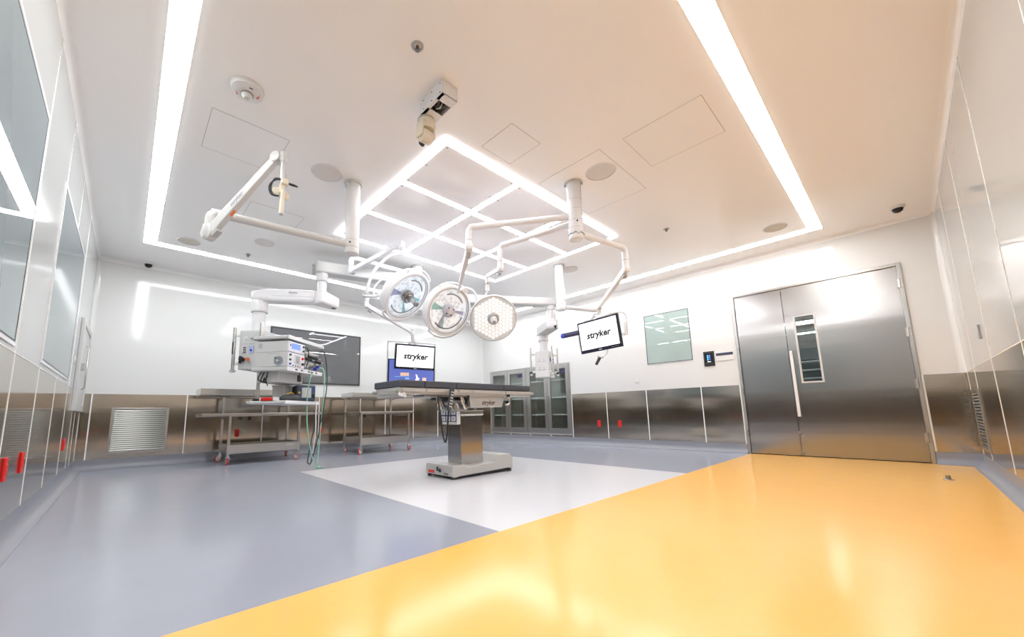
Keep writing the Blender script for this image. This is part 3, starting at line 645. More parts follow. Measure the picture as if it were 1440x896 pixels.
def lamp(lbl, c, n, R, up, style, yoke, grip=True):
    T = frame(c, up, n); c = V(c); n = V(n).normalized()
    r = thing('surgical_light', lbl, 'lamp', c, 'surgical lights')
    if style == 'dish':
        a = MB(T)
        a.lathe([(0,-.19*R/.34),(R*.30,-.19*R/.34),(R*.42,-.17*R/.34),(R*.76,-.165*R/.34),(R*.92,-.15*R/.34),(R*.98,-.125*R/.34),(R,-.09),(R,-.012),(R*.985,.004),(R*.94,.008),(R*.90,.004),(R*.885,-.004),(R*.855,-.004),(R*.84,-.016)], (0,0,0), (0,0,1), 'lamp_white', 64)
        a.lathe([(R*.90,.0045),(R*.885,-.0035),(R*.87,-.0035)], (0,0,0), (0,0,1), 'grey_plastic', 64); a.lathe([(R*.985,-.052),(R*1.003,-.046),(R*.99,-.04)], (0,0,0), (0,0,1), 'lightgrey', 64); a.build('housing', r)
        a = MB(T); rnd = random.Random(int(R*1000)+len(lbl)); rr = [.20, .31, .42, .53, .64, .75, .84]
        b = bmesh.new(); S = 30
        vs = [[b.verts.new((R*q*math.cos(2*math.pi*k/S), R*q*math.sin(2*math.pi*k/S), -.020-.055*(1-(q/.84)**2)-rnd.uniform(0,.010))) for k in range(S)] for q in rr]
        cy = []
        for i in range(len(rr)-1):
            for k in range(S):
                f = b.faces.new((vs[i][k], vs[i][(k+1) % S], vs[i+1][(k+1) % S], vs[i+1][k])); f.material_index = 0
        bmesh.ops.recalc_face_normals(b, faces=b.faces)
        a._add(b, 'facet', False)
        a.mi('facet_cyan_glint'); a.mi('facet_blue'); a.mi('facet_grey'); a.bm.faces.ensure_lookup_table()
        tint = {7: 2, 8: 2, 17: 1, 22: 1} if R > .335 else {6: 1, 7: 1, 13: 2, 14: 1, 22: 2}  # sectors coloured to imitate cyan and blue reflections in the dish
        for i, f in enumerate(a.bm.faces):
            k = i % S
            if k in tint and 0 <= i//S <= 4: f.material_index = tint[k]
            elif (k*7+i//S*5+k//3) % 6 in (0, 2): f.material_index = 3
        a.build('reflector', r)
        a = MB(T)
        for q, a0, a1 in ((.70, 2.4, 4.5), (.66, -.9, .4)):
            a.tube([(R*q*math.cos(a0+(a1-a0)*k/24), R*q*math.sin(a0+(a1-a0)*k/24), -.016) for k in range(25)], .009, 'steel_dark', 8)
        a.build('vane', r)
        a = MB(T); a.lathe([(0,-.010),(R*.842,-.010),(R*.842,-.014),(0,-.014)], (0,0,0), (0,0,1), 'lens_glass', 64); a.build('front_glass', r)
        if grip:
            a = MB(T); a.lathe([(R*.24,-.03),(R*.24,.012),(R*.21,.020),(R*.17,.014)], (0,0,0), (0,0,1), 'steel_dark', 40); a.lathe([(R*.17,-.02),(R*.17,.030),(0,.034)], (0,0,0), (0,0,1), 'steel', 40); a.build('hub', r)
            a = MB(T); a.cyl((0,0,.03), (0,0,.07), R*.11, 'steel_dark', bev=.004); a.cyl((0,0,.07), (0,0,.155), R*.085, 'steel'); a.cyl((0,0,.155), (0,0,.185), R*.10, 'steel_dark', bev=.006); a.build('handle', r)
        else:
            a = MB(T); a.lathe([(R*.25,-.03),(R*.25,.004),(R*.21,.012),(0,.014)], (0,0,0), (0,0,1), 'hub_grey', 40); a.lathe([(R*.10,.013),(R*.10,.024),(0,.026)], (0,0,0), (0,0,1), 'white_plastic', 30)
            for k in range(4): a.cyl((R*.16*math.cos(k*1.57+.6), R*.16*math.sin(k*1.57+.6), .012), (R*.16*math.cos(k*1.57+.6), R*.16*math.sin(k*1.57+.6), .018), .008, 'dark', seg=10)
            a.build('hub', r)
        for a0, a1 in ((2.5, 4.3), (-.65, .65)):
            a = MB(T); N = 22
            pts = [(R*1.09*math.cos(a0+(a1-a0)*k/N), R*1.09*math.sin(a0+(a1-a0)*k/N), -.03) for k in range(N+1)]
            pts = [(R*.97*math.cos(a0), R*.97*math.sin(a0), -.035)]+pts+[(R*.97*math.cos(a1), R*.97*math.sin(a1), -.035)]
            a.tube(pts, .010, 'white_paint', 10); a.build('rim_handle', r)
    else:
        a = MB(T); a.lathe([(0,-.075),(R*.5,-.075),(R*.85,-.06),(R*.97,-.035),(R,-.012),(R*.99,.010),(R*.96,.016),(R*.93,.010),(R*.92,0)], (0,0,0), (0,0,1), 'lamp_white', 64); a.lathe([(R*.925,.009),(R*.955,.0175),(R*.985,.0125)], (0,0,0), (0,0,1), 'lightgrey', 64); a.build('housing', r)
        a = MB(T); a.lathe([(0,.002),(R*.925,.002)], (0,0,0), (0,0,1), 'lamp_face', 64); a.build('face', r)
        a = MB(T); p = R*.168
        for i in range(-7, 8):
            for j in range(-7, 8):
                x, y = p*(i+j*.5), p*j*.866; d = math.hypot(x, y)
                if R*.27 < d < R*.87: a.lathe([(p*.45,.002),(p*.43,.007),(p*.25,.011),(0,.012)], (x,y,0), (0,0,1), 'led', 14)
        a.build('led_array', r)
        a = MB(T); a.lathe([(R*.25,.002),(R*.245,.03),(R*.20,.045),(R*.15,.04)], (0,0,0), (0,0,1), 'grey_plastic', 36); a.build('hub', r)
        a = MB(T); a.cyl((0,0,.02), (0,0,.12), R*.15, 'lamp_white', R*.14, bev=.004); a.cyl((0,0,.12), (0,0,.17), R*.085, 'white_plastic', bev=.004); a.cyl((0,0,.17), (0,0,.185), R*.078, 'grey_plastic', bev=.003); a.build('handle', r)
    for k, (pts, rad) in enumerate(yoke):
        a = MB(); a.tube(pts, rad, 'white_paint', 12, sub=6); a.build('yoke', r)
    return r
lamp('left surgical lamp, tilted right, with a dark steel handle in its faceted dish', (2.627, 4.137, 2.181), (.253,-.703,-.664), .355, (0,0,1), 'dish',
     [([(2.577,4.202,2.79),(2.577,4.202,2.772),(2.49,4.245,2.765),(2.409,4.296,2.718),(2.274,4.383,2.536),(2.205,4.416,2.338),(2.201,4.442,2.221)], .020),
      ([(2.169,4.476,2.195),(2.279,4.380,2.183),(2.40,4.315,2.235)], .022), ([(2.542,4.284,2.512),(2.396,4.359,2.451),(2.286,4.417,2.308),(2.279,4.380,2.183)], .013), ([(2.542,4.284,2.512),(2.56,4.30,2.43),(2.60,4.27,2.36)], .030)])
lamp('middle surgical lamp with a flat hub and no handle in its faceted dish', (2.921, 3.651, 1.937), (-.03,-.89,-.453), .325, (0,0,1), 'dish',
     [([(2.885,3.43,2.135),(2.95,3.445,2.18),(3.03,3.47,2.215),(3.203,3.52,2.226),(3.312,3.57,2.147),(3.33,3.63,2.06),(3.24,3.70,1.99),(3.05,3.75,1.96)], .017), ([(3.06,3.80,1.93),(3.18,3.76,1.88),(3.26,3.66,1.84)], .022)], False)
lamp('right surgical lamp, a flat disc of round LED lenses facing the camera', (3.43, 3.39, 1.872), (-.58,-.655,-.485), .305, (0,0,1), 'led',
     [([(3.305,3.358,2.22),(3.335,3.43,2.15),(3.36,3.50,2.08),(3.40,3.47,2.02)], .014), ([(3.36,3.50,2.08),(3.43,3.56,2.06),(3.49,3.57,1.98),(3.49,3.47,1.92)], .012)])
# right monitor on the lamp pendant
mr, TM = monitor('right tilted white-screen monitor on the arm of the lamp pendant', (4.737,2.682,1.707), (-.994,.065,-.093), (-.068,-.997,.037), (-.09,.043,.995), .635, .445, .122, 'wordmark monitors', bez=(.026,.026,.026,.046))
a = MB(TM); a.box((-.16,.235,-.05), (.14,.05,.05), 'white_plastic', .015); a.box((.08,.235,-.05), (.20,.04,.05), 'white_plastic', .015); a.tube([(-.12,.23,-.06),(-.05,.262,-.06),(.2,.25,-.06)], .01, 'white_plastic', sub=4); a.build('top_bracket', mr)
a = MB(TM); a.tube([(-.10,.22,-.05),(-.06,.29,-.05),(.0,.30,-.05)], .016, 'white_paint', sub=4); a.build('mount_neck', mr)
a = MB(TM); a.box((-.345,-.02,-.05), (.045,.16,.03), 'white_plastic', .01); a.box((-.34,-.10,-.05),(.03,.05,.03),'lightgrey',.006); a.build('side_bracket', mr)
a = MB(TM); a.tube([(.06,-.20,-.06),(.075,-.255,-.03),(.05,-.30,.01),(.0,-.315,.03)], .010, 'white_paint', sub=5); a.build('handle_stem', mr)
a = MB(TM); a.lathe([(0,0),(.045,0),(.05,.008),(.03,.02),(0,.02)], (.0,-.30,.03), (-.45,-.85,.25), 'lightgrey', 28); a.cyl((-.005,-.31,.033), (-.06,-.40,.06), .022, 'rubber_grey', .018, bev=.004); a.cyl((-.058,-.396,.059),(-.064,-.406,.062), .019,'dark'); a.build('grip_handle', mr)
# pole 3: camera pendant
r = thing('camera_pendant', 'white ceiling pole behind the right tilted monitor carrying a tracking camera arm', 'pendant', (5.011, 3.444, 2.25))
pole(r, 5.011, 3.444, 2.25, .070, (2.36,))
a = MB(); a.cyl((5.011,3.444,2.262), (5.011,3.444,2.36), .078, 'white_paint', seg=36, bev=.005); a.cyl((4.96,3.39,2.34),(4.957,3.387,2.34),.007,'dark',seg=8); a.build('hub', r)
a = MB(); a.tube([(5.011,3.444,2.31),(5.60,3.23,2.31),(5.68,3.20,2.305),(5.715,3.19,2.28),(5.72,3.19,2.20)], .034, 'white_paint', 18, sub=4); a.build('arm', r)
a = MB(); a.cyl((5.72,3.19,2.24),(5.72,3.19,2.10), .03, 'white_paint', bev=.004); a.build('drop_link', r)
a = MB(); a.tube([(5.72,3.19,2.12),(5.73,3.10,2.215),(5.76,2.94,2.235),(5.785,2.82,2.215),(5.79,2.78,2.13),(5.76,2.775,1.98)], .016, 'white_paint', 12, sub=6); a.box((5.745,2.775,1.95),(.05,.055,.22),'white_plastic',.018); a.box((5.72,2.83,1.86),(.04,.10,.045),'white_plastic',.012); a.build('side_handle', r)
r = thing('tracking_camera', 'dark tubular tracking camera with a blue end cap behind the right tilted monitor', 'camera', (5.35, 3.25, 1.80))
p, q = V((5.074,3.504,1.855)), V((5.62,3.05,2.0)); d = (q-p).normalized()
a = MB(); a.cyl(p+d*.02, q, .040, 'sign_dark', bev=.006); a.build('body', r)
a = MB(); a.sphere(p+d*.012, .039, 'blue_plastic', (.8,.8,1)); a.cyl(p+d*.01, p+d*.03, .041, 'blue_plastic'); a.build('end_cap', r)
a = MB(); a.cyl(q-d*.06, V((5.72,3.19,2.11)), .022, 'white_plastic'); a.build('neck', r)
# ------------------------------------------------------------------ boom column with both equipment booms
MX, MY = 3.29, 4.92
r = thing('boom_column', 'white ceiling column behind the lamps that carries both equipment boom arms', 'boom', (MX, MY, 2.27))
pole(r, MX, MY, 2.275, .082, (2.86, 2.80, 2.62))
elbow_arm(r, (MX, MY, 2.85), (2.178, 4.893, 2.85), 2.67, .036)
spring(r, (2.178, 4.893, 2.655), (2.535, 4.19, 2.90), .05, .06, .05, .055, .04)
a = MB(); a.box((2.545,4.17,2.89), (.06,.07,.085), 'white_paint', .012); a.cyl((2.577,4.202,2.87),(2.577,4.202,2.78), .020,'lightgrey'); a.cyl((2.577,4.202,2.805),(2.577,4.202,2.775), .034,'white_paint', bev=.004); a.build('lamp_swivel', r)
J1 = V((1.92, 5.25, 0)); a = MB(); dj = (V((MX,MY,0))-J1).normalized()
a.beam((MX, MY, 2.73), J1-dj*.10+V((0,0,2.73)), .20, .165, 'white_paint_dimmed', .02); 
s1 = dj.cross(V((0,0,1))); e1 = J1-dj*.10
a.build('left_arm', r)
a = MB(); a.beam(e1-dj*.012-s1*.09+V((0,0,2.65)), e1-dj*.012-s1*.06+V((0,0,2.80)), .06, .03, 'lightgrey', .008); a.build('end_cover', r)
J2 = V((5.155, 3.762, 0)); d2 = (V((MX,MY,0))-J2).normalized()
a = MB(); a.beam((MX, MY, 2.48), J2-d2*.12+V((0,0,2.475)), .20, .15, 'white_paint_dimmed', .02, h2=.12); a.build('right_arm', r)
elbow_arm(r, (MX, MY, 2.335), (2.42, 4.88, 2.335), 2.22, .028)
spring(r, (2.42, 4.88, 2.20), (3.03, 4.68, 1.86), .06, .06, .05, .035, .03)
a = MB(); a.cyl((3.04,4.668,1.90),(3.05,4.67,1.70), .022, 'lightgrey', bev=.003); a.cyl((3.04,4.668,1.87),(3.04,4.668,1.82), .028, 'white_paint', bev=.004); a.build('drop_link', r)
# dual monitor at the back
def frame_tube(T, w, h, yb, z, rad, root, name='frame_handle'):
    a = MB(T); a.tube([(-w/2, yb, z), (-w/2, h-.05, z), (-w/2+.012, h-.012, z), (-w/2+.05, h, z), (w/2-.05, h, z), (w/2-.012, h-.012, z), (w/2, h-.05, z), (w/2, yb, z)], rad, 'lightgrey', 10, sub=3); a.build(name, root)
ml, TL = monitor('white-screen monitor above the table with the blue-screen monitor behind it', (3.094,4.665,1.495), (-.275,-.956,-.098), (.961,-.274,-.022), (-.006,-.1,.995), .605, .363, .120, 'wordmark monitors', bez=(.024,.024,.024,.034))
a = MB(TL); a.tube([(.0,.10,-.07),(.0,.21,-.05),(-.05,.26,-.03)], .02, 'white_paint', sub=4); a.build('mount_neck', ml)
TB = Matrix((V((.958,-.288,0)), V((-.02,-.066,.997)), V((-.287,-.955,-.07)))).transposed().to_4x4(); TB.translation = V((3.165,4.87,1.26))
r = thing('monitor', 'larger monitor with a blue picture behind and below the white-screen monitor', 'monitor', (3.165,4.87,1.03))
a = MB(TB); a.box((0,0,-.03), (.72,.46,.05), 'screen_bezel', .008); a.box((0,0,-.075),(.5,.3,.05),'grey_plastic',.012); a.build('housing', r)
a = MB(TB); a.box((0,.004,-.002), (.685,.425,.004), 'screen_blue'); s_ = a.build('screen', r)
for nm, cx_, sx_, m_ in (('inset_picture',(-.11,.005,.0008),(.13,.05,.001),'picture_skin'),('inset_picture',(.195,-.075,.0008),(.06,.07,.001),'picture_skin'),('caption',(-.07,-.055,.0008),(.06,.02,.001),'picture_cyan')):
    a = MB(TB); a.box(cx_, sx_, m_); a.build(nm, s_)
a = MB(TB)
a.prism([(.06,.01),(.085,-.005),(.09,-.04),(.12,-.055),(.10,-.075),(.125,-.12),(.10,-.13),(.08,-.08),(.05,-.085),(.07,-.05)], .001, 'picture_white', Matrix.Translation((0,0,.0006))); a.build('pictured_figure', s_)
a = MB(TB); a.box((-.15,-.03,.0008), (.22,.004,.001), 'picture_cyan'); a.build('menu_line', s_)
frame_tube(TB, .735, .485, -.15, -.02, .010, r)
a = MB(TB); a.tube([(0,.05,-.09),(0,.30,-.08),(-.06,.44,.06),(-.085,.47,.12)], .02, 'white_paint', sub=5); a.build('support_arm', r)
# ------------------------------------------------------------------ left equipment boom
U, Vv = V((.766,.643,0)), V((-.643,.766,0)); C0 = V((1.41,4.87,0))
TH_ = Matrix((U, Vv, V((0,0,1)))).transposed().to_4x4(); TH_.translation = C0
hc = TH_ @ V((.385,.71,0))
r = thing('equipment_boom', 'left equipment boom with three loaded shelves, above the longer steel trolley', 'boom', (hc.x, hc.y, .826))
LB = r
a = MB(); a.cyl((J1.x,J1.y,2.66), (J1.x,J1.y,2.535), .084, 'white_paint', seg=36, bev=.006); a.cyl((J1.x,J1.y,2.54), (J1.x,J1.y,2.37), .062, 'white_paint', seg=36); a.build('spindle', r)
ad = (J1-V((hc.x,hc.y,0))).normalized(); Aend = V((hc.x,hc.y,0))
a = MB(); a.beam(Aend+ad*.03+V((0,0,2.30)), J1-ad*.07+V((0,0,2.30)), .20, .17, 'white_paint', .03); 
a.beam(Aend-ad*.10+V((0,0,2.29)), Aend+ad*.16+V((0,0,2.31)), .17, .13, 'white_paint', .04, w2=.22, h2=.18)
sdv = ad.cross(V((0,0,1)))
for s in (1,-1): a.beam(Aend+ad*.18+sdv*s*.1005+V((0,0,2.285)), J1-ad*.09+sdv*s*.1005+V((0,0,2.285)), .002, .004, 'grey_plastic')
# wordmark on the camera side
mside = sdv if sdv.y < 0 else -sdv
MT = Matrix((V((0,0,1)).cross(mside), V((0,0,1)), mside)).transposed().to_4x4(); MT.translation = Aend.lerp(J1, .56)+mside*.1012+V((0,0,2.335)); a.text('stryker', .040, MT, 'text_grey', .001, .001, .2)
a.build('arm', r)
a = MB(); bd = V((.93,.367,0)); a.beam(J1-bd*.10+V((0,0,2.295)), J1+bd*.26+V((0,0,2.28)), .25, .19, 'white_paint', .025, w2=.16, h2=.155); a.box((J1.x+.2,J1.y+.06,2.197),(.05,.03,.012),'dark'); a.build('knee_housing', r)
a = MB(); a.cyl((hc.x,hc.y,2.23), (hc.x,hc.y,2.08), .100, 'white_paint', seg=36, bev=.008); a.cyl((hc.x,hc.y,2.085), (hc.x,hc.y,2.07), .102, 'lightgrey', seg=36); a.cyl((hc.x,hc.y,2.09), (hc.x,hc.y,1.79), .078, 'white_paint', seg=36); a.build('column', r)
a = MB(TH_); a.bb((.24,.56,1.285), (.53,.86,1.80), 'lightgrey', .010); hd = a.build('service_head', r)
a = MB(TH_); x0 = .239
def face(fy, fz, w, h, m, dx=.006, bev=.002): a.box((x0-dx/2, .86-.30*fy, 1.80-.515*fz), (dx, w, h), m, bev)
face(.30,.25,.055,.085,'white_plastic'); face(.58,.25,.075,.11,'lightgrey'); face(.29,.51,.06,.09,'white_plastic'); face(.60,.51,.07,.10,'facet_blue')
for i in range(2):
    for j in range(3): a.box((x0-.009, .86-.30*(.26+i*.07), 1.80-.515*(.455+j*.055)), (.006,.012,.016), 'dark')
face(.60,.52,.022,.026,'blue_plastic',.014); a.cyl((x0,.86-.30*.31,1.80-.515*.25),(x0-.014,.86-.30*.31,1.80-.515*.25),.014,'lightgrey')
a.cyl((x0,.86-.30*.24,1.80-.515*.75),(x0-.05,.86-.30*.24,1.80-.515*.75),.030,'dark', bev=.004); a.box((x0-.02,.86-.30*.16,1.80-.515*.70),(.03,.03,.035),'dark',.004); a.box((x0-.02,.86-.30*.14,1.80-.515*.82),(.03,.02,.03),'dark',.004)
a.cyl((x0,.86-.30*.48,1.80-.515*.74),(x0-.035,.86-.30*.48,1.80-.515*.75),.018,'orange'); a.cyl((x0-.01,.86-.30*.52,1.80-.515*.76),(x0-.05,.86-.30*.60,1.80-.515*.79),.010,'orange')
a.build('gas_outlets', hd)
a = MB(TH_); a.cyl((.20,.90,1.255),(.20,.90,1.83),.021,'steel'); a.cyl((.20,.90,1.25),(.20,.90,1.275),.034,'grey_plastic'); a.box((.178,.898,1.56),(.012,.014,.16),'dark',.002)
for z in (1.36,1.73): a.beam((.20,.90,z),(.26,.85,z),.018,.03,'white_plastic')
a.build('equipment_pole', r)
a = MB(TH_); a.cyl((.19,.515,.84),(.19,.515,1.87),.021,'steel')
for z in (1.40,1.72): a.beam((.19,.515,z),(.25,.57,z),.018,.03,'white_plastic')
a.build('equipment_pole', r)
a = MB(TH_); a.cyl((.70,.45,1.25),(.70,.45,1.76),.019,'steel_bright'); a.build('equipment_pole', r)
for nm, z0, z1, u1 in (('top', 1.612, 1.658, .82), ('mid', 1.222, 1.272, .80), ('low', .826, .866, .74)):
    a = MB(TH_); a.bb((.01,.012,z0), (u1,.49,z1), 'lightgrey', .006); a.bb((.0,.0,z0), (u1,.012,z1), 'white_paint', .003); a.bb((-.006,.02,z0+.008),(.01,.47,z1-.008),'lightgrey',.003); a.cyl((-.004,.47,(z0+z1)/2),(-.004,.50,(z0+z1)/2),.017,'grey_plastic')  # white front strip paints the lit edge of the grey shelf
    if nm == 'mid':
        for q in (.18,.30,.46,.53,.64): a.box((q,-.002,z0+.028),(.04,.006,.014),'dark')
    a.build('shelf', r)
a = MB(TH_); a.bb((.10,.18,1.095),(.62,.46,1.222),'lightgrey',.006); a.bb((.12,.176,1.11),(.60,.181,1.205),'lightgrey'); a.build('drawer', r)
a = MB(TH_)
for k in range(3): a.tube([(.03+.05*k,.36,1.215),(-.01+.05*k,.37,1.13-.01*k),(.05+.04*k,.35,1.10),(.10+.03*k,.33,1.17)], .007, 'dark', 8, sub=6)
a.tube([(.07,.30,1.22),(.05,.31,1.12),(.09,.31,1.05)], .006, 'dark', 8, sub=5); a.build('cables', r)
a = MB(TH_); a.box((.30,.03,1.15),(.05,.035,.085),'dark',.010); a.tube([(.30,.03,1.19),(.305,.03,1.225)],.006,'dark'); a.build('plug', r)
# devices on its shelves
def hthing(name, lbl, cat, loc, grp=None): return thing(name, lbl, cat, TH_ @ V(loc), grp)
r = hthing('generator_unit', 'lower white box with a clear dial, on the middle boom shelf', 'medical device', (.19,.24,1.272))
a = MB(TH_); a.bb((.02,.02,1.276),(.36,.44,1.455),'lightgrey',.006); 
for k in range(9): a.box((.0192,.13+.02*k,1.435),(.003,.008,.012),'grey_plastic')
a.build('case', r)
a = MB(TH_); a.bb((.02,.008,1.280),(.36,.022,1.452),'white_paint',.003); a.box((.20,.006,1.375),(.12,.006,.115),'lightgrey',.002); a.box((.21,.003,1.375),(.075,.003,.09),'grey_plastic',.001)
for z in (1.31,1.36,1.42): a.cyl((.05,.008,z),(.05,-.008,z),.012,'blue_plastic' if z<1.35 else 'dark')
for k in range(4): a.cyl((.12+.05*k,.008,1.295),(.12+.05*k,.002,1.295),.008,'red' if k==3 else 'dark')
a.cyl((.31,.008,1.40),(.31,-.012,1.40),.016,'red'); a.cyl((.31,.008,1.33),(.31,-.012,1.33),.016,'dark'); a.build('front_panel', r)
a = MB(TH_); a.lathe([(0,0),(.055,0),(.060,.012),(.045,.028),(0,.032)], (.019,.13,1.345), (-1,0,0), 'clear_plastic', 32); a.cyl((.018,.13,1.345),(-.02,.13,1.345),.014,'lightgrey'); a.cyl((.0,.16,1.38),(-.015,.16,1.38),.008,'dark'); a.build('dial', r)
r = hthing('generator_unit', 'upper white box with a blue display, under the top boom shelf', 'medical device', (.19,.24,1.455))
a = MB(TH_); a.bb((.02,.02,1.456),(.36,.44,1.592),'lightgrey',.006); a.box((.0192,.385,1.535),(.003,.05,.06),'grey_plastic'); a.build('case', r)
a = MB(TH_); a.bb((.02,.008,1.460),(.36,.022,1.588),'white_paint',.003); a.box((.055,.007,1.54),(.012,.004,.03),'dark'); a.cyl((.32,.008,1.555),(.32,-.008,1.555),.011,'dark'); a.cyl((.32,.008,1.50),(.32,-.008,1.50),.011,'dark'); a.build('front_panel', r)
a = MB(TH_); a.box((.17,.0055,1.535),(.17,.005,.07),'lcd_blue'); a.build('display', r)
r = hthing('instrument_rack', 'small steel rack of black camera heads, right end of the middle boom shelf', 'rack', (.58,.15,1.272))
a = MB(TH_)
for x in (.43,.75):
    for y in (.05,.24): a.cyl((x,y,1.273),(x,y,1.50),.008,'steel_dark',seg=10)
a.build('posts', r)
for z in (1.375,1.50):
    a = MB(TH_); a.bb((.42,.04,z),(.76,.25,z+.012),'steel'); a.build('shelf', r)
for k,(x,y,z) in enumerate(((.47,.03,1.42),(.60,.02,1.45),(.70,.03,1.41))):
    a = MB(TH_); a.cyl((x-.05,y+.06,z+.02),(x+.04,y-.04,z-.01),.020,'dark',bev=.004); a.cyl((x+.04,y-.04,z-.01),(x+.06,y-.06,z-.018),.011,'steel_dark'); a.build('camera_head', r)
a = MB(TH_); a.cyl((.66,.05,1.31),(.66,.0,1.31),.018,'blue_plastic'); a.cyl((.71,.05,1.34),(.71,.0,1.34),.014,'blue_plastic'); a.box((.50,.10,1.31),(.09,.08,.07),'lightgrey',.006); a.build('plugs', r)
a = MB(TH_); a.tube([(.47,.03,1.45),(.44,.0,1.52),(.38,.0,1.56),(.33,-.006,1.555)],.007,'dark',8,sub=6); a.tube([(.60,.02,1.45),(.55,-.03,1.36),(.48,-.03,1.31),(.40,.02,1.29)],.007,'dark',8,sub=6); a.tube([(.45,.0,1.43),(.41,-.01,1.36),(.42,.02,1.29)],.006,'dark',8,sub=6); a.build('cables', r)
r = hthing('storage_box', 'plain light grey box standing at the back of the lowest boom shelf', 'box', (.55,.36,.866))
a = MB(TH_); a.bb((.40,.30,.867),(.70,.47,1.075),'lightgrey',.008); a.build('case', r)
a = MB(TH_); a.bb((.395,.295,1.06),(.705,.475,1.085),'lightgrey',.006); a.build('lid', r)
r = hthing('cable_bag', 'black soft bag on the lowest boom shelf, left of the slate blue unit', 'bag', (.27,.14,.866))
b = bmesh.new(); bmesh.ops.create_uvsphere(b, u_segments=28, v_segments=16, radius=1)
rn = random.Random(3)
for v in b.verts:
    v.co *= 1+.10*math.sin(5*v.co.x+3*v.co.y)+rn.uniform(-.03,.03); v.co.z = max(v.co.z, -.5)
    v.co = V((.30+v.co.x*.17, .14+v.co.y*.10, .867+.030+v.co.z*.058))
a = MB(TH_); a._add(b, 'rubber_grey', True); a.build('bag', r)
a = MB(TH_); a.tube([(.20,.13,.935),(.23,.11,.965),(.29,.10,.965),(.33,.12,.935)],.007,'yellow_plastic',8,sub=5); a.build('strap', r)
TU_ = TH_ @ Matrix.Translation((.62,.15,0)) @ Matrix.Rotation(math.radians(-38),4,'Z') @ Matrix.Translation((-.60,-.125,0))
r = hthing('patient_monitor', 'slate blue unit with grey screen on the lowest boom shelf', 'medical device', (.62,.12,.866))
a = MB(TU_); a.bb((.475,.05,.872),(.725,.20,1.085),'slate',.018); a.bb((.50,.055,.866),(.70,.19,.874),'dark'); a.bb((.46,.06,.90),(.478,.19,1.06),'dark',.006); a.build('case', r)
a = MB(TU_); a.box((.60,.047,.985),(.125,.010,.135),'lightgrey',.004); a.build('screen', r)
a = MB(TU_); a.cyl((.505,.05,.985),(.505,.035,.985),.013,'yellow_plastic'); a.cyl((.69,.05,1.03),(.69,.035,1.03),.013,'blue_plastic'); a.box((.69,.046,.94),(.03,.008,.05),'dark'); a.build('controls', r)
r = hthing('supply_case', 'flat red supply case with white ends on the lowest boom shelf, beside the pole', 'case', (.06,.32,.866))
a = MB(TH_); a.bb((.0,.17,.867),(.10,.33,.905),'red',.006); a.build('body', r)
a = MB(TH_); a.bb((-.002,.155,.867),(.102,.17,.908),'white_plastic',.003); a.bb((-.002,.33,.867),(.102,.345,.908),'white_plastic',.003); a.build('ends', r)
r = hthing('foot_switch', 'small flat black foot switch at the left end of the lowest boom shelf', 'foot switch', (.08,.455,.866))
a = MB(TH_); a.bb((.02,.36,.867),(.12,.455,.890),'dark',.006); a.build('base', r)
a = MB(TH_); a.bb((.03,.37,.889),(.11,.445,.897),'rubber_grey',.003); a.build('pedal', r)
# hoses hanging from the middle shelf
def hose(lbl, pts, rad, m):
    a = MB(); a.tube(pts, rad, m, 12, sub=8); tag(a.build('hose'), lbl, 'hose', 'hoses hanging from the left boom')
hose('pale green hose from the left boom that reaches the floor, left of two', [(1.80,5.13,1.235),(1.765,5.12,1.15),(1.773,5.215,.91),(1.80,5.247,.54),(1.865,5.267,.217),(1.925,5.235,.03),(1.945,5.21,.012),(2.0,5.17,.012)], .0075, 'hose_green')
hose('pale green hose from the left boom, right of two, ending nearer the trolley', [(1.86,5.06,1.30),(1.90,5.03,1.28),(1.918,5.03,1.16),(1.93,5.056,.95),(1.935,5.124,.629),(1.938,5.20,.169),(1.945,5.23,.02),(1.99,5.27,.012)], .007, 'hose_green')
hose('thin dark grey cable looping low from the right end of the left boom', [(1.84,5.03,1.50),(1.885,4.99,1.50),(1.94,5.02,1.30),(1.95,5.032,1.0),(1.925,5.171,.446),(1.883,5.277,.10),(1.855,5.29,.06),(1.84,5.29,.12),(1.88,5.28,.40),(1.90,5.22,.62)], .007, 'rubber_grey')
hose('short white hose from the lowest shelf of the left boom', [(1.845,5.14,.86),(1.865,5.13,.84),(1.87,5.15,.70),(1.887,5.185,.5),(1.886,5.248,.22),(1.885,5.25,.20)], .008, 'hose_white')
# ------------------------------------------------------------------ right equipment boom
hb, ha = V((.94,.342,0)), V((-.342,.94,0)); N2 = V((5.33,3.96,0))
TR = Matrix((hb, ha, V((0,0,1)))).transposed().to_4x4(); TR.translation = N2
rc = V((5.42,4.13,0))
r = thing('equipment_boom', 'right equipment boom with a small white head before the glass cabinets', 'boom', (rc.x, rc.y, 1.27))
a = MB(); a.cyl((J2.x,J2.y,2.475),(J2.x,J2.y,2.345),.080,'white_paint',seg=36,bev=.006); a.cyl((J2.x,J2.y,2.35),(J2.x,J2.y,2.10),.062,'white_paint',seg=36); a.build('spindle', r)
da = (rc-J2).normalized()
a = MB(); a.beam(J2-da*.09+V((0,0,2.105)), rc+da*.10+V((0,0,2.105)), .19, .15, 'white_paint', .02); a.beam(J2-da*.085+V((0,0,2.026)), rc+da*.10+V((0,0,2.026)), .20, .012, 'lightgrey'); a.build('arm', r)
a = MB(); a.cyl((rc.x,rc.y,2.03),(rc.x,rc.y,1.91),.088,'white_paint',seg=36,bev=.006); a.cyl((rc.x,rc.y,1.915),(rc.x,rc.y,1.90),.09,'lightgrey',seg=36); a.cyl((rc.x,rc.y,1.91),(rc.x,rc.y,1.70),.072,'white_paint',seg=36); a.build('column', r)
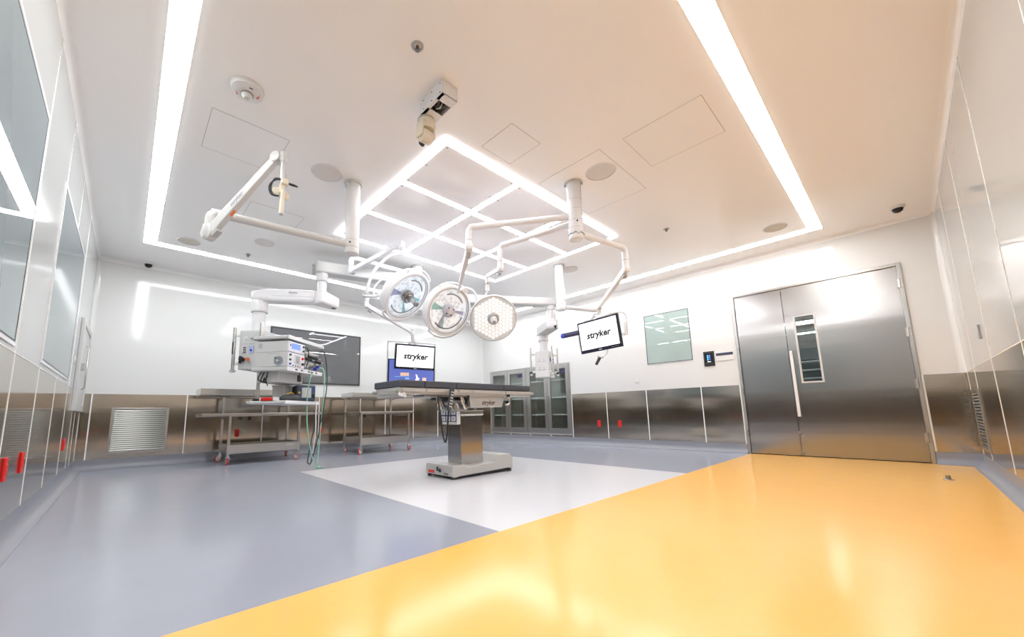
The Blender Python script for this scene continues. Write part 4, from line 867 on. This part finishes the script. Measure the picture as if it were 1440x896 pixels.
a = MB(TR); a.bb((0,0,1.27),(.30,.255,1.715),'white_plastic',.010); a.bb((.0,.0,1.258),(.30,.255,1.272),'lightgrey'); hd = a.build('service_head', r)
a = MB(TR)
for i in range(2):
    for j in range(2):
        a.box((-.003,.09+.085*i,1.42+.14*j),(.006,.062,.085),'white_paint',.002); a.cyl((-.004,.09+.085*i,1.43+.14*j),(-.016,.09+.085*i,1.43+.14*j),.013,'lightgrey'); a.box((-.007,.09+.085*i,1.395+.14*j),(.003,.045,.008),'text_grey')
a.build('gas_outlets', hd)
a = MB(TR); a.bb((.06,-.004,1.30),(.28,.002,1.66),'lightgrey')
for k in range(2): a.box((.17,-.008,1.58-.05*k),(.13,.010,.028),'blue_plastic')
for k in range(10): a.box((.19,-.006,1.34+.017*k),(.15,.004,.005),'grey_plastic')
a.box((.04,-.02,1.56),(.03,.03,.07),'dark',.004); a.box((.08,-.01,1.30),(.08,.02,.02),'grey_plastic'); a.build('power_panel', hd)
for x, y in ((-.02,.315),(-.01,-.05),(.33,-.05)):
    a = MB(TR); a.cyl((x,y,1.30),(x,y,1.79),.017,'steel_bright'); a.cyl((x,y,1.295),(x,y,1.33),.022,'lightgrey')
    a.beam((x,y,1.36),(.03 if x < .2 else .28, .03 if y < .2 else .23,1.36),.016,.03,'white_plastic'); a.beam((x,y,1.66),(.03 if x < .2 else .28, .03 if y < .2 else .23,1.66),.016,.03,'white_plastic')
    if y > .2 or x > .2: a.box((x+.0,y+.0,1.345),(.045,.045,.03),'dark',.005)
    a.build('equipment_pole', r)
a = MB(); a.tube([(5.13,3.67,2.33),(5.108,3.645,2.25),(5.108,3.64,2.14),(5.12,3.645,2.12)],.010,'lightgrey',8,sub=4); a.cyl((5.11,3.642,2.14),(5.105,3.64,2.06),.018,'white_plastic',.03); a.cyl((5.105,3.64,2.06),(5.10,3.636,2.01),.022,'dark',.012); a.build('handset', r)
# ------------------------------------------------------------------ instrument trolleys
def caster(root, x, y, ang=.3):
    a = MB(); a.cyl((x,y,.15),(x,y,.105),.016,'steel'); 
    c_, s_ = math.cos(ang), math.sin(ang); wx, wy = x+.022*c_, y+.022*s_
    for q in (-.019,.019): a.beam((x-s_*q,y+c_*q,.112),(wx-s_*q,wy+c_*q,.045),.006,.045,'steel_bright',up=(c_,s_,0))
    a.cyl((x,y,.118),(x,y,.104),.026,'steel_bright'); k = a.build('caster', root)
    a = MB(); a.lathe([(.038,-.013),(.046,-.012),(.049,-.008),(.049,.008),(.046,.012),(.038,.013)],(wx,wy,.050),(-s_,c_,0),'red_wheel',28); a.lathe([(0,-.015),(.026,-.015),(.039,-.012),(.039,.012),(.026,.015),(0,.015)],(wx,wy,.050),(-s_,c_,0),'white_plastic',24); a.build('wheel', k, 'red tyred wheel')
def trolley(lbl, xa, xb, yf, yk, mid, top, zt, lipz):
    r = thing('instrument_trolley', lbl, 'trolley', ((xa+xb)/2, (yf+yk)/2, 0), 'stainless instrument trolleys'); s = .036
    for x in (xa, xb):
        a = MB(); a.bb((x-s/2, yf-s/2, .14), (x+s/2, yf+s/2, .70), 'steel', .003); a.build('leg', r)
        a = MB(); a.bb((x-s/2, yk-s/2, .14), (x+s/2, yk+s/2, zt), 'steel', .003); a.tube([(x,yk,zt-.09),(x+.03,yk-.01,zt-.03),(x+.09,yk-.02,zt-.002)],.010,'steel',8,sub=4); a.build('leg', r)
        for y, an in ((yf,.5),(yk,2.2)): caster(r, x, y, an+x)
    # bottom tray with a deep lip
    a = MB(); z0, z1 = .155, .28
    a.bb((xa-.02,yf-.02,z0),(xb+.02,yk+.02,z0+.008),'steel'); 
    for lo, hi in (((xa-.022,yf-.022,z0),(xb+.022,yf-.019,z1)),((xa-.022,yk+.019,z0),(xb+.022,yk+.022,z1)),((xa-.022,yf-.022,z0),(xa-.019,yk+.022,z1)),((xb+.019,yf-.022,z0),(xb+.022,yk+.022,z1))): a.bb(lo, hi, 'steel')
    a.build('bottom_tray', r)
    x0, x1, y0, y1 = mid; a = MB(); z0, z1 = .70, .735
    a.bb((x0,y0,z0),(x1,y1,z0+.004),'steel')
    a.bb((x0,y0,z0),(x1,y0+.02,z1),'steel',.004); a.bb((x0,y1-.02,z0-.012),(x1,y1,z1),'steel',.004); a.bb((x0,y0+.02,z0),(x0+.02,y1-.02,z1),'steel',.004); a.bb((x1-.02,y0+.02,z0),(x1,y1-.02,z1),'steel',.004)
    a.bb((xa-.015,yf+.02,z0-.05),(xa+.015,y1-.02,z0),'steel'); a.bb((xb-.015,yf+.02,z0-.05),(xb+.015,y1-.02,z0),'steel'); a.build('middle_shelf', r)
    x0, x1, y0, y1 = top; a = MB()
    a.bb((x0+.015,y0+.015,zt),(x1-.015,y1-.015,zt+.004),'steel_dark'); a.bb((x0,y0,zt+.012),(x1,y0+.02,lipz),'steel',.006); a.bb((x0,y1-.02,zt-.012),(x1,y1,lipz),'steel',.004); a.bb((x0,y0+.02,zt),(x0+.02,y1-.02,lipz),'steel',.004); a.bb((x1-.02,y0+.02,zt),(x1,y1-.02,lipz),'steel',.004); a.build('top_shelf', r)
    a = MB(); a.box(((xa+xb)/2-.12,yk-.06,.655),(.05,.012,.05),'dark',.003,Matrix.Translation((0,0,0))); a.build('hook', r)
    a = MB(); a.bb((xb-.20,yf-.0245,.225),(xb-.07,yf-.0222,.255),'steel_bright'); a.build('maker_plate', r)
trolley('longer steel trolley with red casters under the left equipment boom', 1.155, 2.125, 6.57, 7.17, (.80,2.46,6.50,7.14), (.80,2.25,6.78,7.30), 1.005, 1.105)
trolley('shorter steel trolley with red casters behind the head end of the operating table', 3.125, 4.10, 6.42, 7.10, (3.09,4.19,6.37,7.05), (3.10,4.30,6.72,7.24), 1.005, 1.09)
# ------------------------------------------------------------------ operating table
r = thing('operating_table', 'stainless operating table with dark grey mattress standing on the white floor area', 'operating table', (3.0,3.405,0))
a = MB(); M0 = Matrix(((1,0,0,0),(0,0,-1,0),(0,1,0,0),(0,0,0,1)))      # XY polygon -> XZ, extruded towards -Y
prof = [(2.55,.035),(2.60,.022),(2.66,.030),(3.40,.042),(3.465,.030),(3.47,.145),(3.42,.200),(3.22,.206),(3.17,.125),(2.79,.118),(2.74,.138),(2.56,.142)]
a.prism(prof, .47, 'satin', Matrix.Translation((0,3.64,0)) @ M0, .006)
a.bb((2.62,3.20,.006),(3.42,3.61,.05),'dark'); a.build('base', r)
for x, y in ((2.585,3.20),(2.585,3.61),(3.44,3.20),(3.44,3.61)):
    a = MB(); a.cyl((x,y,0),(x,y,.035),.022,'rubber_grey',bev=.003); a.build('foot', r)
for nm, c_, s_, m_ in (('rating_plate',(2.5475,3.53,.060),(.004,.11,.030),'text_red'),('power_switch',(2.547,3.42,.095),(.006,.02,.045),'dark'),('power_inlet',(2.546,3.375,.080),(.010,.03,.035),'dark'),('fuse_holder',(2.547,3.27,.055),(.006,.07,.022),'steel_dark')):
    a = MB(); a.box(c_, s_, m_, .002); a.build(nm, r)
a = MB(); a.bb((2.785,3.30,.11),(3.115,3.54,.66),'steel_door',.012); a.bb((2.775,3.29,.655),(3.13,3.55,.71),'steel_bright',.010); a.build('column', r)
a = MB(); a.bb((2.735,3.305,.555),(2.785,3.60,.725),'white_plastic',.008); pn = a.build('control_panel', r)
a = MB(); a.bb((2.731,3.315,.585),(2.736,3.59,.72),'sign_dark')
for i in range(3):
    for j in range(2): a.box((2.730,3.36+.092*i,.62+.068*j),(.006,.070,.052),'pad_white',.002); a.box((2.7268,3.36+.092*i,.62+.068*j),(.001,.03,.02),'text_grey')
a.build('keypad', pn)
a = MB(); a.bb((2.60,3.28,.70),(2.83,3.50,.76),'steel_dark',.02); a.cyl((2.62,3.26,.80),(2.62,3.42,.80),.04,'steel_dark'); a.bb((2.52,3.28,.82),(2.86,3.50,.865),'dark',.01); a.cyl((2.70,3.27,.745),(2.70,3.45,.745),.04,'steel')
for x0, x1 in ((2.40,2.47),(2.72,2.80)):
    for y in (3.22,): a.beam((x0,y,.865),(x1,y,.72),.03,.035,'steel_bright',.004); a.beam((x0+.035,y,.865),(x1+.02,y,.75),.02,.02,'dark')
a.tube([(2.82,3.2,.90),(2.80,3.19,.83),(2.78,3.2,.77)],.012,'dark',8,sub=4); a.build('tilt_joint', r)
a = MB(); a.bb((1.925,3.17,.872),(3.83,3.64,.935),'satin',.004); a.bb((2.22,3.20,.852),(2.80,3.61,.874),'steel_dark'); a.build('table_frame', r)
for y in (3.135, 3.675):
    a = MB()
    for x0, x1 in ((1.94,2.19),(2.215,2.60),(2.63,2.81),(2.84,3.33),(3.35,3.85)): a.bb((x0,y-.006,.893),(x1,y+.006,.923),'satin',.002)
    for x in (2.25,2.45,2.57,2.66,2.78,2.9,3.1,3.28,3.4,3.7): a.cyl((x,y,.908),(x,3.18 if y < 3.4 else 3.63,.908),.010,'steel_dark',seg=10)
    a.build('side_rail', r)
a = MB(); a.bb((1.905,3.20,.868),(1.925,3.64,.905),'steel',.004); a.cyl((1.915,3.60,.90),(1.885,3.63,.90),.016,'steel_dark'); a.bb((1.93,3.20,.845),(2.10,3.62,.872),'steel',.004); a.build('head_plate', r)
a = MB(); a.beam((1.90,3.155,.872),(1.955,3.135,.850),.02,.028,'white_paint',.005); a.beam((1.945,3.135,.88),(1.965,3.13,.835),.025,.025,'white_paint',.005); a.build('clamp_lever', r)
a = MB(); a.prism([(2.825,.875),(3.405,.882),(3.345,.742),(2.85,.740)], .42, 'satin', Matrix.Translation((0,3.62,0)) @ M0, .006); cv = a.build('slide_cover', r)
a = MB(); a.text('stryker', .072, Matrix.Translation((3.12,3.1985,.792)) @ Matrix.Rotation(math.pi/2, 4, 'X'), 'text_brown', .0015, .001, .22); a.build('lettering', cv)
a = MB(); a.tube([(3.40,3.19,.85),(3.44,3.18,.86),(3.45,3.18,.80),(3.42,3.18,.765),(3.39,3.185,.78)],.012,'steel',8,sub=4); a.cyl((3.40,3.18,.80),(3.40,3.15,.80),.016,'dark'); a.cyl((3.40,3.17,.872),(3.43,3.15,.875),.016,'dark'); a.build('release_lever', r)
xs = [1.912, 2.204, 2.612, 3.341, 3.822]
for x0, x1 in zip(xs, xs[1:]):
    a = MB(); a.bb((x0+.003,3.15,.937),(x1-.003,3.66,1.005),'mattress',.012,seg=3); a.build('mattress_section', r)
# hand control hung on the rail
r = thing('hand_control', 'black corded hand control hanging on the side rail of the operating table', 'remote control', (2.49,3.11,.70))
p, q = V((2.512,3.105,.935)), V((2.455,3.095,.705)); d = (p-q).normalized()
a = MB(); a.beam(q, p, .042, .03, 'rubber_grey', .010, w2=.052, h2=.03, up=(0,1,0)); a.tube([p-d*.02+V((0,.02,0)), p+V((0,.028,-.005)), p+V((0,.03,-.03))], .008, 'dark', 8, sub=3); a.build('case', r)
sdh = V((0,1,0)).cross(d).normalized(); M3 = Matrix((sdh, d, sdh.cross(d))).transposed().to_4x4(); M3.translation = (p+q)/2+sdh.cross(d)*(.0175 if sdh.cross(d).y < 0 else -.0175)
a = MB(M3)
for i in range(2):
    for j in range(6): a.box((-.009+.018*i,-.075+.03*j,-.001),(.012,.014,.003),'lightgrey')
a.build('buttons', r)
a = MB(); a.tube([q, q-d*.05+V((0,0,-.02)), (2.43,3.09,.50), (2.405,3.09,.395), (2.375,3.10,.50), (2.372,3.13,.70), (2.39,3.20,.83), (2.42,3.26,.85)], .009, 'dark', 10, sub=8); a.build('cord', r)
# ------------------------------------------------------------------ camera, world, colour management
cd = bpy.data.cameras.new('camera'); cam = bpy.data.objects.new('camera', cd); COL.objects.link(cam)
R3 = ((0.74717033,-0.664395,-0.01777052),(-0.08194951,-0.11862685,0.98955139),(0.65956105,0.73790715,0.14308131))
def camrot(yaw, pitch, roll):
    y, p, rr = map(math.radians, (yaw, pitch, roll))
    f = V((math.cos(p)*math.cos(y), math.cos(p)*math.sin(y), math.sin(p))); ri = V((math.sin(y), -math.cos(y), 0)); u = ri.cross(f)
    return Matrix((math.cos(rr)*ri+math.sin(rr)*u, -math.sin(rr)*ri+math.cos(rr)*u, -f)).transposed()
M = camrot(48.2088, 8.2262, -1.0288).to_4x4(); M.translation = V((0,0,.6799)); cam.matrix_world = M
cd.sensor_fit = 'HORIZONTAL'; cd.sensor_width = 36; cd.lens = 541.5752/1440*36; cd.shift_x = (720-661.9583)/1440; cd.shift_y = (502.4478-448)/1440; cd.clip_start = .02
scn.camera = cam
wd = bpy.data.worlds.new('world'); scn.world = wd; wd.use_nodes = True
wd.node_tree.nodes['Background'].inputs['Color'].default_value = (.05,.05,.05,1); wd.node_tree.nodes['Background'].inputs['Strength'].default_value = .3
scn.view_settings.view_transform = 'Standard'; scn.view_settings.look = 'None'; scn.view_settings.exposure = 1.46; scn.view_settings.gamma = 1; scn.view_settings.use_curve_mapping = False
scn.cycles.max_bounces = 10; scn.cycles.diffuse_bounces = 5; scn.cycles.glossy_bounces = 6; scn.cycles.transparent_max_bounces = 12
scn.cycles.sample_clamp_indirect = 8; scn.cycles.use_denoising = True; scn.cycles.caustics_reflective = True
